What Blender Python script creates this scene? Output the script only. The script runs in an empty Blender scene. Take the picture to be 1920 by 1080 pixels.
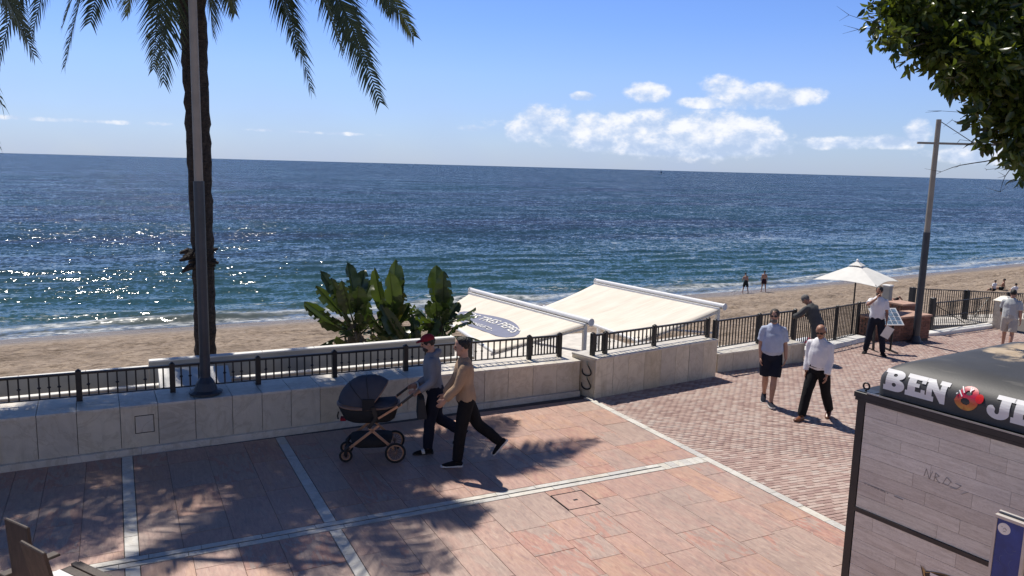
import bpy, bmesh, math, random
import numpy as np
from mathutils import Vector, Matrix, noise as mnoise

random.seed(7); rng = np.random.default_rng(7)
scene = bpy.context.scene
COL = scene.collection

# ------------------------------------------------------------------ camera, sky, sun, exposure
FPX = 1480.0; PITCH = math.radians(8.76); YAW = math.radians(26.8); ROLL = math.radians(1.52); CH = 4.2
_f = np.array([math.sin(YAW)*math.cos(PITCH), math.cos(YAW)*math.cos(PITCH), -math.sin(PITCH)])
_r0 = np.array([math.cos(YAW), -math.sin(YAW), 0.0]); _u0 = np.cross(_r0, _f)
CR = math.cos(ROLL)*_r0 + math.sin(ROLL)*_u0; CU = -math.sin(ROLL)*_r0 + math.cos(ROLL)*_u0; CF = _f
CC = np.array([0, 0, CH])
cam_d = bpy.data.cameras.new('camera'); cam = bpy.data.objects.new('camera', cam_d); COL.objects.link(cam)
cam.matrix_world = Matrix(((CR[0], CU[0], -CF[0], 0), (CR[1], CU[1], -CF[1], 0), (CR[2], CU[2], -CF[2], CH), (0, 0, 0, 1)))
cam_d.sensor_width = 36; cam_d.lens = FPX/1920*36; cam_d.clip_end = 60000; cam_d.clip_start = .1
scene.camera = cam

SUN_EL = math.radians(59); SHD = Vector((0.10, -0.995, 0)).normalized()      # shadows fall this way
sun_dir = Vector((-SHD.x*math.cos(SUN_EL), -SHD.y*math.cos(SUN_EL), math.sin(SUN_EL)))
sd = bpy.data.lights.new('sun', 'SUN'); sd.energy = 4.7; sd.angle = math.radians(.53); sd.color = (1, .935, .84)
so = bpy.data.objects.new('sun', sd); COL.objects.link(so); so.location = (0, 0, 40)
so.rotation_euler = sun_dir.to_track_quat('Z', 'Y').to_euler()

vs = scene.view_settings; vs.view_transform = 'Standard'; vs.look = 'None'; vs.gamma = 1; vs.exposure = 0.24
vs.use_curve_mapping = False
scene.render.engine = 'CYCLES'
cy = scene.cycles; cy.max_bounces = 6; cy.diffuse_bounces = 3; cy.glossy_bounces = 3; cy.transmission_bounces = 3
cy.transparent_max_bounces = 6; cy.use_denoising = True; cy.use_adaptive_sampling = False; cy.sample_clamp_indirect = 2.5
try: cy.denoiser = 'OPENIMAGEDENOISE'
except Exception: pass

def pix_ray(x, y): return CF + CR*(x-960)/FPX - CU*(y-540)/FPX
def at(x, y, t): return CC + pix_ray(x, y)*t                     # point seen at that pixel, t metres deep
def azel(x, y):
    d = pix_ray(x, y); d = d/np.linalg.norm(d); return math.atan2(d[0], d[1]), math.asin(d[2])

class NT:
    """small node-tree helper"""
    def __init__(s, tree): s.t = tree; s.n = tree.nodes; s.l = tree.links
    def add(s, typ, **kw):
        nd = s.n.new(typ)
        for k, v in kw.items(): setattr(nd, k, v)
        return nd
    def put(s, sock, v):
        if hasattr(v, 'is_output'): s.l.new(v, sock)
        elif v is not None: sock.default_value = v
    def m(s, op, a, b=None, c=None, clamp=False):
        nd = s.n.new('ShaderNodeMath'); nd.operation = op; nd.use_clamp = clamp
        s.put(nd.inputs[0], a); s.put(nd.inputs[1], b); s.put(nd.inputs[2], c)
        return nd.outputs[0]
    def vm(s, op, a, b=None):
        nd = s.n.new('ShaderNodeVectorMath'); nd.operation = op
        s.put(nd.inputs[0], a); s.put(nd.inputs[1], b)
        return nd.outputs[0]
    def noise(s, vec, scale, detail=4, rough=.55, dist=0):
        nd = s.n.new('ShaderNodeTexNoise'); s.put(nd.inputs['Vector'], vec)
        nd.inputs['Scale'].default_value = scale; nd.inputs['Detail'].default_value = detail
        nd.inputs['Roughness'].default_value = rough; nd.inputs['Distortion'].default_value = dist
        return nd.outputs['Fac']
    def ramp(s, fac, stops, interp='LINEAR'):
        nd = s.n.new('ShaderNodeValToRGB'); s.put(nd.inputs[0], fac); cr = nd.color_ramp; cr.interpolation = interp
        while len(cr.elements) < len(stops): cr.elements.new(.5)
        for e, (p, c) in zip(cr.elements, stops):
            e.position = p; e.color = (c[0], c[1], c[2], 1) if not isinstance(c, (int, float)) else (c, c, c, 1)
        return nd.outputs[0]
    def mix(s, fac, a, b, mode='MIX'):
        nd = s.n.new('ShaderNodeMix'); nd.data_type = 'RGBA'; nd.blend_type = mode
        s.put(nd.inputs[0], fac)
        for i, v in ((6, a), (7, b)):
            if isinstance(v, tuple): v = (v[0], v[1], v[2], 1)
            s.put(nd.inputs[i], v)
        return nd.outputs[2]
    def mapr(s, v, a, b, c=0., d=1., smooth=False):
        nd = s.n.new('ShaderNodeMapRange'); nd.interpolation_type = 'SMOOTHSTEP' if smooth else 'LINEAR'
        s.put(nd.inputs[0], v)
        for i, q in zip((1, 2, 3, 4), (a, b, c, d)): s.put(nd.inputs[i], q)
        return nd.outputs[0]
    def bump(s, h, dist=.01, strength=1., normal=None):
        nd = s.n.new('ShaderNodeBump'); s.put(nd.inputs['Height'], h)
        nd.inputs['Distance'].default_value = dist; nd.inputs['Strength'].default_value = strength
        if normal is not None: s.put(nd.inputs['Normal'], normal)
        return nd.outputs[0]

# --- world: physical sky plus scattered cumulus over the sea
world = bpy.data.worlds.new('World'); scene.world = world; world.use_nodes = True
W = NT(world.node_tree); W.n.clear()
sky = W.add('ShaderNodeTexSky'); sky.sky_type = 'NISHITA'; sky.sun_disc = False
sky.sun_elevation = SUN_EL; sky.sun_rotation = math.atan2(sun_dir.x, sun_dir.y)
sky.altitude = 10; sky.air_density = 1.0; sky.dust_density = 0.15; sky.ozone_density = 2.5
tc = W.add('ShaderNodeTexCoord'); dirv = tc.outputs['Generated']
sep = W.add('ShaderNodeSeparateXYZ'); W.l.new(dirv, sep.inputs[0])
az = W.m('ARCTAN2', sep.outputs[0], sep.outputs[1]); el = W.m('ARCSINE', sep.outputs[2])
# tint of the clear sky: bluer up, pale towards the horizon (same all the way round)
tint = W.ramp(W.mapr(el, 0., .5), [(0, (.66, .80, 1.22)), (.06, (.72, .86, 1.30)), (.22, (.80, .95, 1.44)), (.42, (.74, .92, 1.44)), (.7, (.46, .56, .78)), (1, (.38, .46, .64))])
skyc = W.mix(1., sky.outputs[0], tint, 'MULTIPLY')
CL = [(1030, 230, 66, 36), (1110, 245, 110, 36), (1230, 250, 120, 42), (1340, 252, 110, 44), (1410, 262, 60, 30), (975, 245, 32, 22), (1290, 262, 170, 34), (1190, 244, 235, 33),
      (1215, 172, 42, 20), (1094, 180, 26, 9), (1360, 160, 42, 22), (1420, 182, 110, 22), (1500, 178, 45, 16), (1320, 192, 50, 12),
      (880, 240, 40, 8), (1720, 250, 22, 26), (1660, 266, 60, 12), (1560, 268, 60, 12), (1270, 275, 200, 20),
      (120, 225, 170, 5), (620, 250, 150, 4), (290, 232, 40, 5), (500, 244, 60, 4), (1850, 290, 90, 16), (2200, 240, 120, 40), (-500, 230, 160, 18)]
cvec = W.vm('MULTIPLY', dirv, (1., 1., 1.6))
n1 = W.noise(cvec, 26, 9, .60)
n1up = W.noise(W.vm('ADD', cvec, (-.003, .006, .022)), 26, 4, .60)
n2 = W.noise(cvec, 9, 3, .5)
field = None; hgt = None
for (px, py, rx, ry) in CL:
    a0, e0 = azel(px, py); ra, re = rx/FPX, ry/FPX
    u = W.m('MULTIPLY', W.m('SUBTRACT', az, a0), 1/ra); v = W.m('MULTIPLY', W.m('SUBTRACT', el, e0), 1/re)
    d2 = W.m('ADD', W.m('MULTIPLY', u, u), W.m('MULTIPLY', v, v))
    bl = W.m('MAXIMUM', W.m('SUBTRACT', 1.0, d2), -1.5)
    if ry < 9: bl = W.m('SUBTRACT', W.m('MULTIPLY', bl, .8), .55)
    bv = W.m('MULTIPLY', v, W.m('MAXIMUM', bl, 0.0))
    field = bl if field is None else W.m('MAXIMUM', field, bl)
    hgt = bv if hgt is None else W.m('ADD', hgt, bv)
# a few more cloud banks low over the rest of the horizon
far = W.m('MULTIPLY', W.mapr(W.noise(W.vm('MULTIPLY', dirv, (1, 1, 3.)), 3.2, 2), .52, .72), W.mapr(W.m('ABSOLUTE', W.m('SUBTRACT', el, .06)), .06, .0))
away = W.mapr(W.m('ABSOLUTE', W.m('SUBTRACT', az, YAW)), .75, 1.05)
field = W.m('MAXIMUM', field, W.m('SUBTRACT', W.m('MULTIPLY', W.m('MULTIPLY', far, away), 2.2), 1.2))
dens = W.m('ADD', field, W.m('MULTIPLY', W.m('SUBTRACT', n1, .52), 2.9))
cover = W.mapr(dens, -.28, .62, 0, 1, True)
relief = W.m('MULTIPLY', W.m('SUBTRACT', n1, n1up), 2.8)
lit = W.m('ADD', W.m('ADD', W.m('MULTIPLY', hgt, .34), relief), W.m('ADD', W.m('MULTIPLY', n2, .35), .24), None, True)
ccol = W.ramp(lit, [(0, (5.2, 6.5, 9.0)), (.4, (6.9, 7.9, 9.8)), (.75, (9.0, 9.4, 10.3)), (1, (10.0, 10.2, 10.7))])
alpha = W.m('MULTIPLY', cover, W.mapr(lit, 0, .7, .66, .96))
# thin veil of haze under the cloud bank, the length of the horizon
veil = W.m('MULTIPLY', W.mapr(el, .17, .0, 0, .60), W.mapr(n2, .3, .7, .6, 1.))
skyc = W.mix(veil, skyc, (4.4, 5.6, 8.4))
skyc = W.mix(alpha, skyc, ccol)
bg = W.add('ShaderNodeBackground'); W.l.new(skyc, bg.inputs[0]); bg.inputs[1].default_value = .083
wo = W.add('ShaderNodeOutputWorld'); W.l.new(bg.outputs[0], wo.inputs[0])

# ------------------------------------------------------------------ materials
def new_mat(name):
    m = bpy.data.materials.new(name); m.use_nodes = True; t = NT(m.node_tree)
    return m, t, t.n['Principled BSDF']
def mat(name, col, rough=.6, var=.12, scale=8., bump=.0, bscale=60., metal=0., spec=.5, coord='pos', stretch=(1, 1, 1), rnd=0., detail=5):
    m, t, b = new_mat(name)
    vec = t.add('ShaderNodeNewGeometry').outputs['Position'] if coord == 'pos' else t.add('ShaderNodeTexCoord').outputs['Object']
    vec = t.vm('MULTIPLY', vec, stretch)
    n = t.noise(vec, scale, detail)
    c0 = tuple(max(0, c*(1-var*1.6)) for c in col); c1 = tuple(min(1, c*(1+var*1.4)) for c in col)
    cc = t.ramp(n, [(.25, c0), (.75, c1)])
    if rnd:
        r = t.add('ShaderNodeObjectInfo').outputs['Random']
        g = t.mapr(r, 0, 1, 1-rnd, 1+rnd)
        cc = t.mix(1., cc, t.ramp(r, [(0, (1-rnd,)*3), (.5, (1, 1-rnd*.1, 1-rnd*.2)), (1, (min(1, 1),)*3)]), 'MULTIPLY')
    t.l.new(cc, b.inputs['Base Color'])
    b.inputs['Roughness'].default_value = rough; b.inputs['Metallic'].default_value = metal
    b.inputs['Specular IOR Level'].default_value = spec
    if bump: t.l.new(t.bump(t.noise(vec, bscale, 4), bump), b.inputs['Normal'])
    return m

def cloth(name, col, var=.1): return mat(name, col, .85, var, 6, .006, 22, spec=.2, coord='obj')

M = {}
M['iron'] = mat('black iron', (.012, .011, .012), .45, .3, 12, .001, 80)
M['slate_paint'] = mat('slate paint', (.030, .036, .048), .42, .18, 5, .0008, 60)
M['tan_paint'] = mat('tan paint', (.27, .235, .19), .5, .1, 4)
M['concrete'] = mat('concrete', (.30, .285, .26), .85, .18, 5, .004, 40)
M['mortar'] = mat('mortar', (.10, .085, .075), .95, .25, 20)
M['white_paint'] = mat('white paint', (.70, .69, .66), .6, .07, 3)
M['white_metal'] = mat('white metal', (.78, .78, .78), .35, .04, 3)
M['copper'] = mat('copper tube', (.50, .30, .20), .35, .05, 4, metal=.6)
M['black_plastic'] = mat('black plastic', (.012, .012, .014), .5, .2, 6)
M['rubber'] = mat('rubber', (.018, .018, .018), .8, .2, 10)
M['skin'] = mat('skin', (.42, .235, .165), .55, .07, 14, coord='obj')
M['skin_tan'] = mat('tanned skin', (.33, .165, .105), .55, .07, 14, coord='obj')
M['hair_black'] = mat('black hair', (.010, .008, .007), .55, .4, 50, .012, 90, coord='obj')
M['hair_white'] = mat('white hair', (.45, .44, .43), .7, .3, 50, .01, 90, coord='obj')
M['hair_grey'] = mat('grey hair', (.13, .125, .12), .7, .3, 50, .01, 90, coord='obj')
M['hair_brown'] = mat('dark brown hair', (.035, .024, .017), .6, .4, 50, .01, 90, coord='obj')
M['lens'] = mat('dark lens', (.006, .006, .007), .12, .1, 3)
M['lip'] = mat('lip', (.26, .10, .08), .5, .1, 20, coord='obj')
M['eye'] = mat('eye', (.03, .02, .015), .2, .1, 20, coord='obj')

def mat_wall_slab(name, base, rnd, streak=True):
    m, t, b = new_mat(name)
    pos = t.add('ShaderNodeNewGeometry').outputs['Position']; r = t.add('ShaderNodeObjectInfo').outputs['Random']
    off = t.add('ShaderNodeCombineXYZ'); t.l.new(t.m('MULTIPLY', r, 37.), off.inputs[0]); t.l.new(t.m('MULTIPLY', r, 91.), off.inputs[2])
    v = t.vm('ADD', pos, off.outputs[0])
    n = t.noise(v, 2.6, 6, .6, 1.4); vein = t.m('ABSOLUTE', t.m('SUBTRACT', t.noise(v, 1.3, 5, .6, 2.2), .5))
    c = t.ramp(n, [(.2, tuple(x*.80 for x in base)), (.5, base), (.85, tuple(min(1, x*1.15) for x in base))])
    c = t.mix(t.mapr(vein, .035, 0, 0, .35), c, (base[0]*.62, base[1]*.56, base[2]*.46))
    tone = t.ramp(r, [(0, (.80, .80, .82)), (.35, (.93, .93, .93)), (.6, (1, .97, .91)), (.85, (1, 1, 1)), (1, (.88, .84, .76))])
    c = t.mix(rnd, c, t.mix(1., c, tone, 'MULTIPLY'))
    # damp and splash stains of their own shape
    st = t.mapr(t.noise(t.vm('MULTIPLY', pos, (2.2, 2.2, .7)), 2.0, 5, .65), .56, .74)
    c = t.mix(t.m('MULTIPLY', st, .5), c, (base[0]*.58, base[1]*.52, base[2]*.40))
    run = t.m('MULTIPLY', t.mapr(t.noise(t.vm('MULTIPLY', pos, (6., 6., .5)), 1.5, 4, .6), .55, .75), t.mapr(t.noise(pos, .8, 3), .45, .65))
    c = t.mix(t.m('MULTIPLY', run, .5), c, (base[0]*.50, base[1]*.46, base[2]*.40))
    t.l.new(c, b.inputs['Base Color']); b.inputs['Roughness'].default_value = .48
    t.l.new(t.bump(t.noise(pos, 55, 3), .0025), b.inputs['Normal'])
    return m
M['wall_slab'] = mat_wall_slab('cream marble facing', (.66, .60, .485), 1.0)
M['coping'] = mat_wall_slab('cream marble coping', (.64, .60, .53), .6)
M['strip'] = mat_wall_slab('white marble strip', (.62, .60, .55), .8)

def mat_paving():
    m, t, b = new_mat('pink quartzite slab')
    pos = t.add('ShaderNodeNewGeometry').outputs['Position']; r = t.add('ShaderNodeObjectInfo').outputs['Random']
    off = t.add('ShaderNodeCombineXYZ'); t.l.new(t.m('MULTIPLY', r, 53.), off.inputs[0]); t.l.new(t.m('MULTIPLY', r, 17.), off.inputs[1])
    v = t.vm('ADD', pos, off.outputs[0])
    big = t.noise(t.vm('MULTIPLY', v, (2.6, .8, 1)), 1.5, 7, .66, 1.6)
    fine = t.noise(t.vm('MULTIPLY', v, (9., 1.6, 1)), 3.2, 6, .7, .9)
    pink = t.ramp(fine, [(.28, (.25, .150, .135)), (.45, (.40, .245, .205)), (.6, (.47, .315, .255)), (.78, (.56, .44, .37))])
    grey = t.ramp(fine, [(.28, (.24, .195, .175)), (.5, (.36, .29, .25)), (.78, (.50, .43, .37))])
    och = t.ramp(fine, [(.28, (.33, .18, .12)), (.5, (.48, .285, .19)), (.78, (.55, .41, .30))])
    red = t.ramp(fine, [(.28, (.22, .10, .085)), (.5, (.40, .195, .16)), (.78, (.50, .33, .27))])
    sel = t.m('FRACT', t.m('ADD', t.m('MULTIPLY', r, 7.31), t.m('MULTIPLY', t.m('SUBTRACT', big, .5), 1.05)))
    def w(a, bb): return t.mapr(sel, a, bb)
    c = t.mix(w(.20, .45), t.mix(.35, grey, pink), pink); c = t.mix(t.m('MULTIPLY', w(.58, .72), .7), c, och); c = t.mix(t.m('MULTIPLY', w(.80, .92), .75), c, red)
    c = t.mix(1., t.mix(.16, c, (.38, .325, .295)), (1.06, 1.0, .95), 'MULTIPLY')
    sp = t.mapr(t.noise(pos, 42, 2), .70, .78)
    c = t.mix(t.m('MULTIPLY', sp, .55), c, (.62, .56, .50))
    dirt = t.mapr(t.noise(pos, .9, 5, .6), .42, .72)
    c = t.mix(t.m('MULTIPLY', dirt, .36), c, (.25, .19, .16))
    blot = t.mapr(t.noise(t.vm('MULTIPLY', v, (1.5, .7, 1)), 5.5, 6, .72, .8), .52, .66)
    c = t.mix(t.m('MULTIPLY', blot, .42), c, (.235, .165, .14))
    gum = t.mapr(t.noise(pos, 9., 1), .80, .83)
    c = t.mix(t.m('MULTIPLY', gum, .6), c, (.10, .09, .085))
    t.l.new(c, b.inputs['Base Color'])
    t.l.new(t.mapr(fine, .3, .7, .38, .62), b.inputs['Roughness'])
    t.l.new(t.bump(fine, .004, .8), b.inputs['Normal'])
    return m
M['paving'] = mat_paving()

def mat_brick(island):
    m, t, b = new_mat('rose paver' + (' mass' if island else ''))
    g = t.add('ShaderNodeNewGeometry'); pos = g.outputs['Position']
    r = g.outputs['Random Per Island'] if island else t.add('ShaderNodeObjectInfo').outputs['Random']
    patch = t.noise(pos, .8, 5, .6)
    sel = t.m('ADD', t.m('MULTIPLY', r, .55), t.m('MULTIPLY', patch, .45))
    c = t.ramp(sel, [(.15, (.27, .165, .145)), (.38, (.40, .275, .235)), (.55, (.46, .335, .285)), (.72, (.50, .40, .35)), (.9, (.42, .36, .32))])
    c = t.mix(t.mapr(t.noise(pos, 30, 4), .35, .75, 0, .35), c, (.30, .22, .19))
    c = t.mix(t.mapr(t.noise(t.vm('MULTIPLY', pos, (.5, 1, 1)), .55, 4), .55, .7, 0, .4), c, (.27, .17, .155))
    t.l.new(c, b.inputs['Base Color']); b.inputs['Roughness'].default_value = .7
    t.l.new(t.bump(t.noise(pos, 70, 3), .003), b.inputs['Normal'])
    return m
M['brick'] = mat_brick(False); M['brick_mass'] = mat_brick(True)

# ------------------------------------------------------------------ object helpers
def prop(o, label=None, cat=None, group=None, kind=None):
    if label: o['label'] = label
    if cat: o['category'] = cat
    if group: o['group'] = group
    if kind: o['kind'] = kind
    return o
def link(o, parent=None):
    COL.objects.link(o)
    if parent is not None: o.parent = parent
    return o
def empty(name, loc=(0, 0, 0), rz=0., label=None, cat=None, group=None):
    o = bpy.data.objects.new(name, None); link(o); o.location = loc; o.rotation_euler = (0, 0, rz); o.empty_display_size = .2
    return prop(o, label, cat, group)
class MB:
    """collects vertices and faces for ONE mesh"""
    def __init__(s): s.v = []; s.f = []
    def add(s, v, f):
        o = len(s.v); s.v.extend([tuple(map(float, p)) for p in v]); s.f.extend([tuple(i+o for i in q) for q in f]); return s
    def box(s, lo, hi, bev=0., M4=None):
        x0, y0, z0 = lo; x1, y1, z1 = hi; b = bev
        if b:
            v = []
            for z, i in ((z0, 0), (z1-b, 0), (z1, b)):
                v += [(x0+i, y0+i, z), (x1-i, y0+i, z), (x1-i, y1-i, z), (x0+i, y1-i, z)]
            f = [(3, 2, 1, 0), (8, 9, 10, 11)]
            for k in (0, 4):
                for j in range(4): f.append((k+j, k+(j+1) % 4, k+4+(j+1) % 4, k+4+j))
        else:
            v = [(x0, y0, z0), (x1, y0, z0), (x1, y1, z0), (x0, y1, z0), (x0, y0, z1), (x1, y0, z1), (x1, y1, z1), (x0, y1, z1)]
            f = [(3, 2, 1, 0), (4, 5, 6, 7), (0, 1, 5, 4), (1, 2, 6, 5), (2, 3, 7, 6), (3, 0, 4, 7)]
        if M4 is not None: v = [tuple(M4 @ Vector(p)) for p in v]
        return s.add(v, f)
    def prism(s, base, top):
        n = len(base); v = list(base)+list(top)
        f = [tuple(range(n-1, -1, -1)), tuple(range(n, 2*n))] + [(i, (i+1) % n, n+(i+1) % n, n+i) for i in range(n)]
        return s.add(v, f)
    def tube(s, pts, r, n=8, ell=None, lat=None, cap=True, sub=0, round_cap=False):
        v, f = tube_vf(pts, r, n, lat, sub, round_cap); return s.add(v, f)
    def bar(s, a, b, w, h=None, up=(0, 0, 1)):
        a = Vector(a); b = Vector(b); d = (b-a).normalized(); h = h or w
        u = Vector(up); l = d.cross(u)
        if l.length < 1e-4: l = Vector((1, 0, 0))
        l.normalize(); u = l.cross(d)
        c = [(-1, -1), (1, -1), (1, 1), (-1, 1)]
        return s.prism([a+l*w/2*i+u*h/2*j for i, j in c], [b+l*w/2*i+u*h/2*j for i, j in c])
    def sphere(s, c, r, nu=10, nv=7):
        r = (r, r, r) if isinstance(r, (int, float)) else r
        v = [(c[0], c[1], c[2]-r[2])]
        for j in range(1, nv):
            a = -math.pi/2+math.pi*j/nv
            for i in range(nu):
                p = 2*math.pi*i/nu; v.append((c[0]+r[0]*math.cos(a)*math.cos(p), c[1]+r[1]*math.cos(a)*math.sin(p), c[2]+r[2]*math.sin(a)))
        v.append((c[0], c[1], c[2]+r[2])); f = []
        for i in range(nu):
            f.append((0, 1+(i+1) % nu, 1+i)); k = 1+(nv-2)*nu; f.append((k+i, k+(i+1) % nu, len(v)-1))
            for j in range(nv-2):
                a = 1+j*nu; f.append((a+i, a+(i+1) % nu, a+nu+(i+1) % nu, a+nu+i))
        return s.add(v, f)
    def mesh(s, name, m=None, smooth=False):
        me = bpy.data.meshes.new(name); me.from_pydata(s.v, [], s.f); me.update()
        if m: me.materials.append(M[m] if isinstance(m, str) else m)
        if smooth: me.polygons.foreach_set('use_smooth', [True]*len(me.polygons))
        return me
    def build(s, name, m, parent=None, smooth=False, **kw):
        o = bpy.data.objects.new(name, s.mesh(name, m, smooth)); link(o, parent); prop(o, **kw); return o

def catmull(P, sub):
    P = np.asarray(P, float)
    if sub <= 1 or len(P) < 2: return P
    Q = np.vstack([2*P[0]-P[1], P, 2*P[-1]-P[-2]]); out = []
    for i in range(1, len(Q)-2):
        for k in range(sub):
            t = k/sub; a, b, c, d = Q[i-1], Q[i], Q[i+1], Q[i+2]
            out.append(.5*((2*b)+(c-a)*t+(2*a-5*b+4*c-d)*t*t+(3*b-a-3*c+d)*t**3))
    out.append(P[-1]); return np.array(out)
def tube_vf(pts, r, n=8, lat=None, sub=0, round_cap=False):
    pts = np.asarray(pts, float); r = np.asarray(r, float)
    if r.ndim == 0: r = np.full(len(pts), float(r))
    if r.ndim == 1: r = np.stack([r, r], 1)
    if len(r) != len(pts): r = np.repeat(r[:1], len(pts), 0)
    if sub > 1:
        q = catmull(np.hstack([pts, r]), sub); pts = q[:, :3]; r = np.maximum(q[:, 3:], 1e-4)
    T = np.gradient(pts, axis=0); T /= np.linalg.norm(T, axis=1)[:, None]+1e-12
    if round_cap:
        m0 = r[0].mean()*.75; m1 = r[-1].mean()*.75
        pts = np.vstack([pts[0]-T[0]*m0, pts[0]-T[0]*m0*.6, pts, pts[-1]+T[-1]*m1*.6, pts[-1]+T[-1]*m1])
        r = np.vstack([r[0]*.3, r[0]*.75, r, r[-1]*.75, r[-1]*.3]); T = np.vstack([T[0], T[0], T, T[-1], T[-1]])
    v = []; L = None
    for p, t, q in zip(pts, T, r):
        if lat is not None: l = np.asarray(lat, float)
        elif L is not None: l = L
        else: l = np.array([1., 0, 0]) if abs(t[0]) < .9 else np.array([0, 1., 0])
        l = l-t*np.dot(l, t)
        if np.linalg.norm(l) < 1e-3: l = np.cross(t, [0, 0, 1.])
        l /= np.linalg.norm(l); L = l; b = np.cross(t, l)
        for i in range(n):
            a = 2*math.pi*i/n; v.append(p+l*q[0]*math.cos(a)+b*q[1]*math.sin(a))
    f = []; k = len(pts)
    for j in range(k-1):
        for i in range(n): f.append((j*n+i, j*n+(i+1) % n, (j+1)*n+(i+1) % n, (j+1)*n+i))
    f.append(tuple(range(n-1, -1, -1))); f.append(tuple(range((k-1)*n, k*n)))
    return v, f

def inst(mesh, name, parent=None, loc=(0, 0, 0), rot=(0, 0, 0), scale=(1, 1, 1), **kw):
    o = bpy.data.objects.new(name, mesh); link(o, parent); o.location = loc; o.rotation_euler = rot; o.scale = scale
    return prop(o, **kw)
def big_mesh(name, V, F, m, smooth=True):
    V = np.asarray(V, np.float32); F = np.asarray(F, np.int32); k = F.shape[1]
    me = bpy.data.meshes.new(name); me.vertices.add(len(V)); me.vertices.foreach_set('co', V.ravel())
    me.loops.add(F.size); me.loops.foreach_set('vertex_index', F.ravel())
    me.polygons.add(len(F)); me.polygons.foreach_set('loop_start', np.arange(0, F.size, k, dtype=np.int32))
    me.polygons.foreach_set('loop_total', np.full(len(F), k, np.int32))
    if smooth: me.polygons.foreach_set('use_smooth', np.ones(len(F), bool))
    me.update(calc_edges=True)
    if m: me.materials.append(M[m] if isinstance(m, str) else m)
    return me
def grid_faces(ny, nx):
    i = np.arange(ny-1)[:, None]*nx+np.arange(nx-1)[None]
    return np.stack([i, i+1, i+nx+1, i+nx], -1).reshape(-1, 4)

SLOPE = -.055
def gz(x): return SLOPE*min(max(0., x-7.72), 16.2)       # the promenade ramps down to the right
def shore(x): return 49.7+np.maximum(0, np.asarray(x, float)-44)*.125-np.maximum(0, -np.asarray(x, float))*.10

# ------------------------------------------------------------------ sea, beach
def mat_sea():
    m, t, b = new_mat('sea water')
    pos = t.add('ShaderNodeNewGeometry').outputs['Position']; s = t.add('ShaderNodeSeparateXYZ'); t.l.new(pos, s.inputs[0])
    X, Y = s.outputs[0], s.outputs[1]
    sh = t.m('ADD', t.m('ADD', 49.7, t.m('MULTIPLY', t.m('MAXIMUM', 0., t.m('SUBTRACT', X, 44.)), .125)), t.m('MULTIPLY', t.m('MINIMUM', 0., X), .10))
    d = t.m('SUBTRACT', Y, sh)
    sv = t.vm('MULTIPLY', pos, (.35, 1., 0))
    deep = t.ramp(t.noise(t.vm('MULTIPLY', pos, (.25, 1, 0)), .045, 5, .6), [(.3, (.025, .062, .085)), (.47, (.022, .052, .080)), (.55, (.026, .044, .078)), (.7, (.032, .042, .074))])
    shallow = t.ramp(t.noise(sv, .16, 5, .6), [(.3, (.030, .076, .082)), (.7, (.022, .064, .084))])
    c = t.mix(t.mapr(d, 4., 55., 0, 1, True), shallow, deep)
    c = t.mix(t.mapr(d, 5.5, -.5, 0, .75), c, (.115, .105, .085))           # churned sand close in
    # foam: two broken lines plus swash
    wob = t.m('MULTIPLY', t.m('SUBTRACT', t.noise(t.vm('MULTIPLY', pos, (.10, 0, 0)), 1., 4), .5), 5.5)
    dd = t.m('ADD', d, wob)
    brk = t.noise(t.vm('MULTIPLY', pos, (.9, 2.2, 0)), 1.5, 6, .7)
    def line(c0, wd, amt): return t.m('MULTIPLY', t.mapr(t.m('ABSOLUTE', t.m('SUBTRACT', dd, c0)), wd, 0.), t.mapr(brk, .62-amt, .66))
    patchy = t.mapr(t.noise(t.vm('MULTIPLY', pos, (.09, .0, 0)), 1., 3), .40, .55)
    f1 = line(2.6, 1.15, .23); f2 = t.m('MULTIPLY', line(5.6, .8, .12), patchy); f3 = line(.4, .8, .2)
    foam = t.m('MAXIMUM', t.m('MAXIMUM', f1, f2), f3, None, True)
    c = t.mix(foam, c, (.74, .76, .76))
    t.l.new(c, b.inputs['Base Color']); b.inputs['IOR'].default_value = 1.33; b.inputs['Specular IOR Level'].default_value = .20
    t.l.new(t.m('ADD', .09, t.m('MULTIPLY', foam, .6)), b.inputs['Roughness'])
    def wave(sc, st, amp, det=2):
        nd = t.add('ShaderNodeTexNoise'); t.l.new(t.vm('MULTIPLY', pos, (st, 1., 1.)), nd.inputs['Vector']); nd.inputs['Scale'].default_value = sc; nd.inputs['Detail'].default_value = det
        return t.vm('MULTIPLY', t.vm('SUBTRACT', nd.outputs['Color'], (.5, .5, .5)), (amp*.7, amp, 0.))
    gn = t.add('ShaderNodeNewGeometry').outputs['Normal']
    nv_ = t.vm('ADD', t.vm('ADD', wave(.30, .5, .40), wave(1.3, .6, .85)), t.vm('ADD', wave(4.5, .7, 1.15, 3), wave(.035, .4, .16)))
    nv_ = t.vm('MULTIPLY', nv_, (1, 1, 1))
    nv_ = t.vm('ADD', nv_, t.vm('MULTIPLY', t.ramp(t.mapr(d, 4., 55.), [(0, .12), (1, 1.)]), (-.08, -.19, 0.)))
    calm = t.mapr(d, .5, 5., .25, 1.)
    sc_n = t.add('ShaderNodeVectorMath'); sc_n.operation = 'SCALE'; t.l.new(nv_, sc_n.inputs[0]); t.l.new(calm, sc_n.inputs['Scale'])
    t.l.new(t.vm('NORMALIZE', t.vm('ADD', gn, sc_n.outputs[0])), b.inputs['Normal'])
    return m
M['sea'] = mat_sea()
SEA = -5.7
ny, nx = 420, 620
yy = np.concatenate([np.linspace(38, 80, 210, endpoint=False), np.geomspace(80, 45000, 210)])
tt = np.linspace(-.75, 3.0, nx)
Yg = np.repeat(yy[:, None], nx, 1); Xg = yy[:, None]*tt[None]
d = Yg-shore(Xg)
Zg = np.full_like(Yg, SEA)
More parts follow.
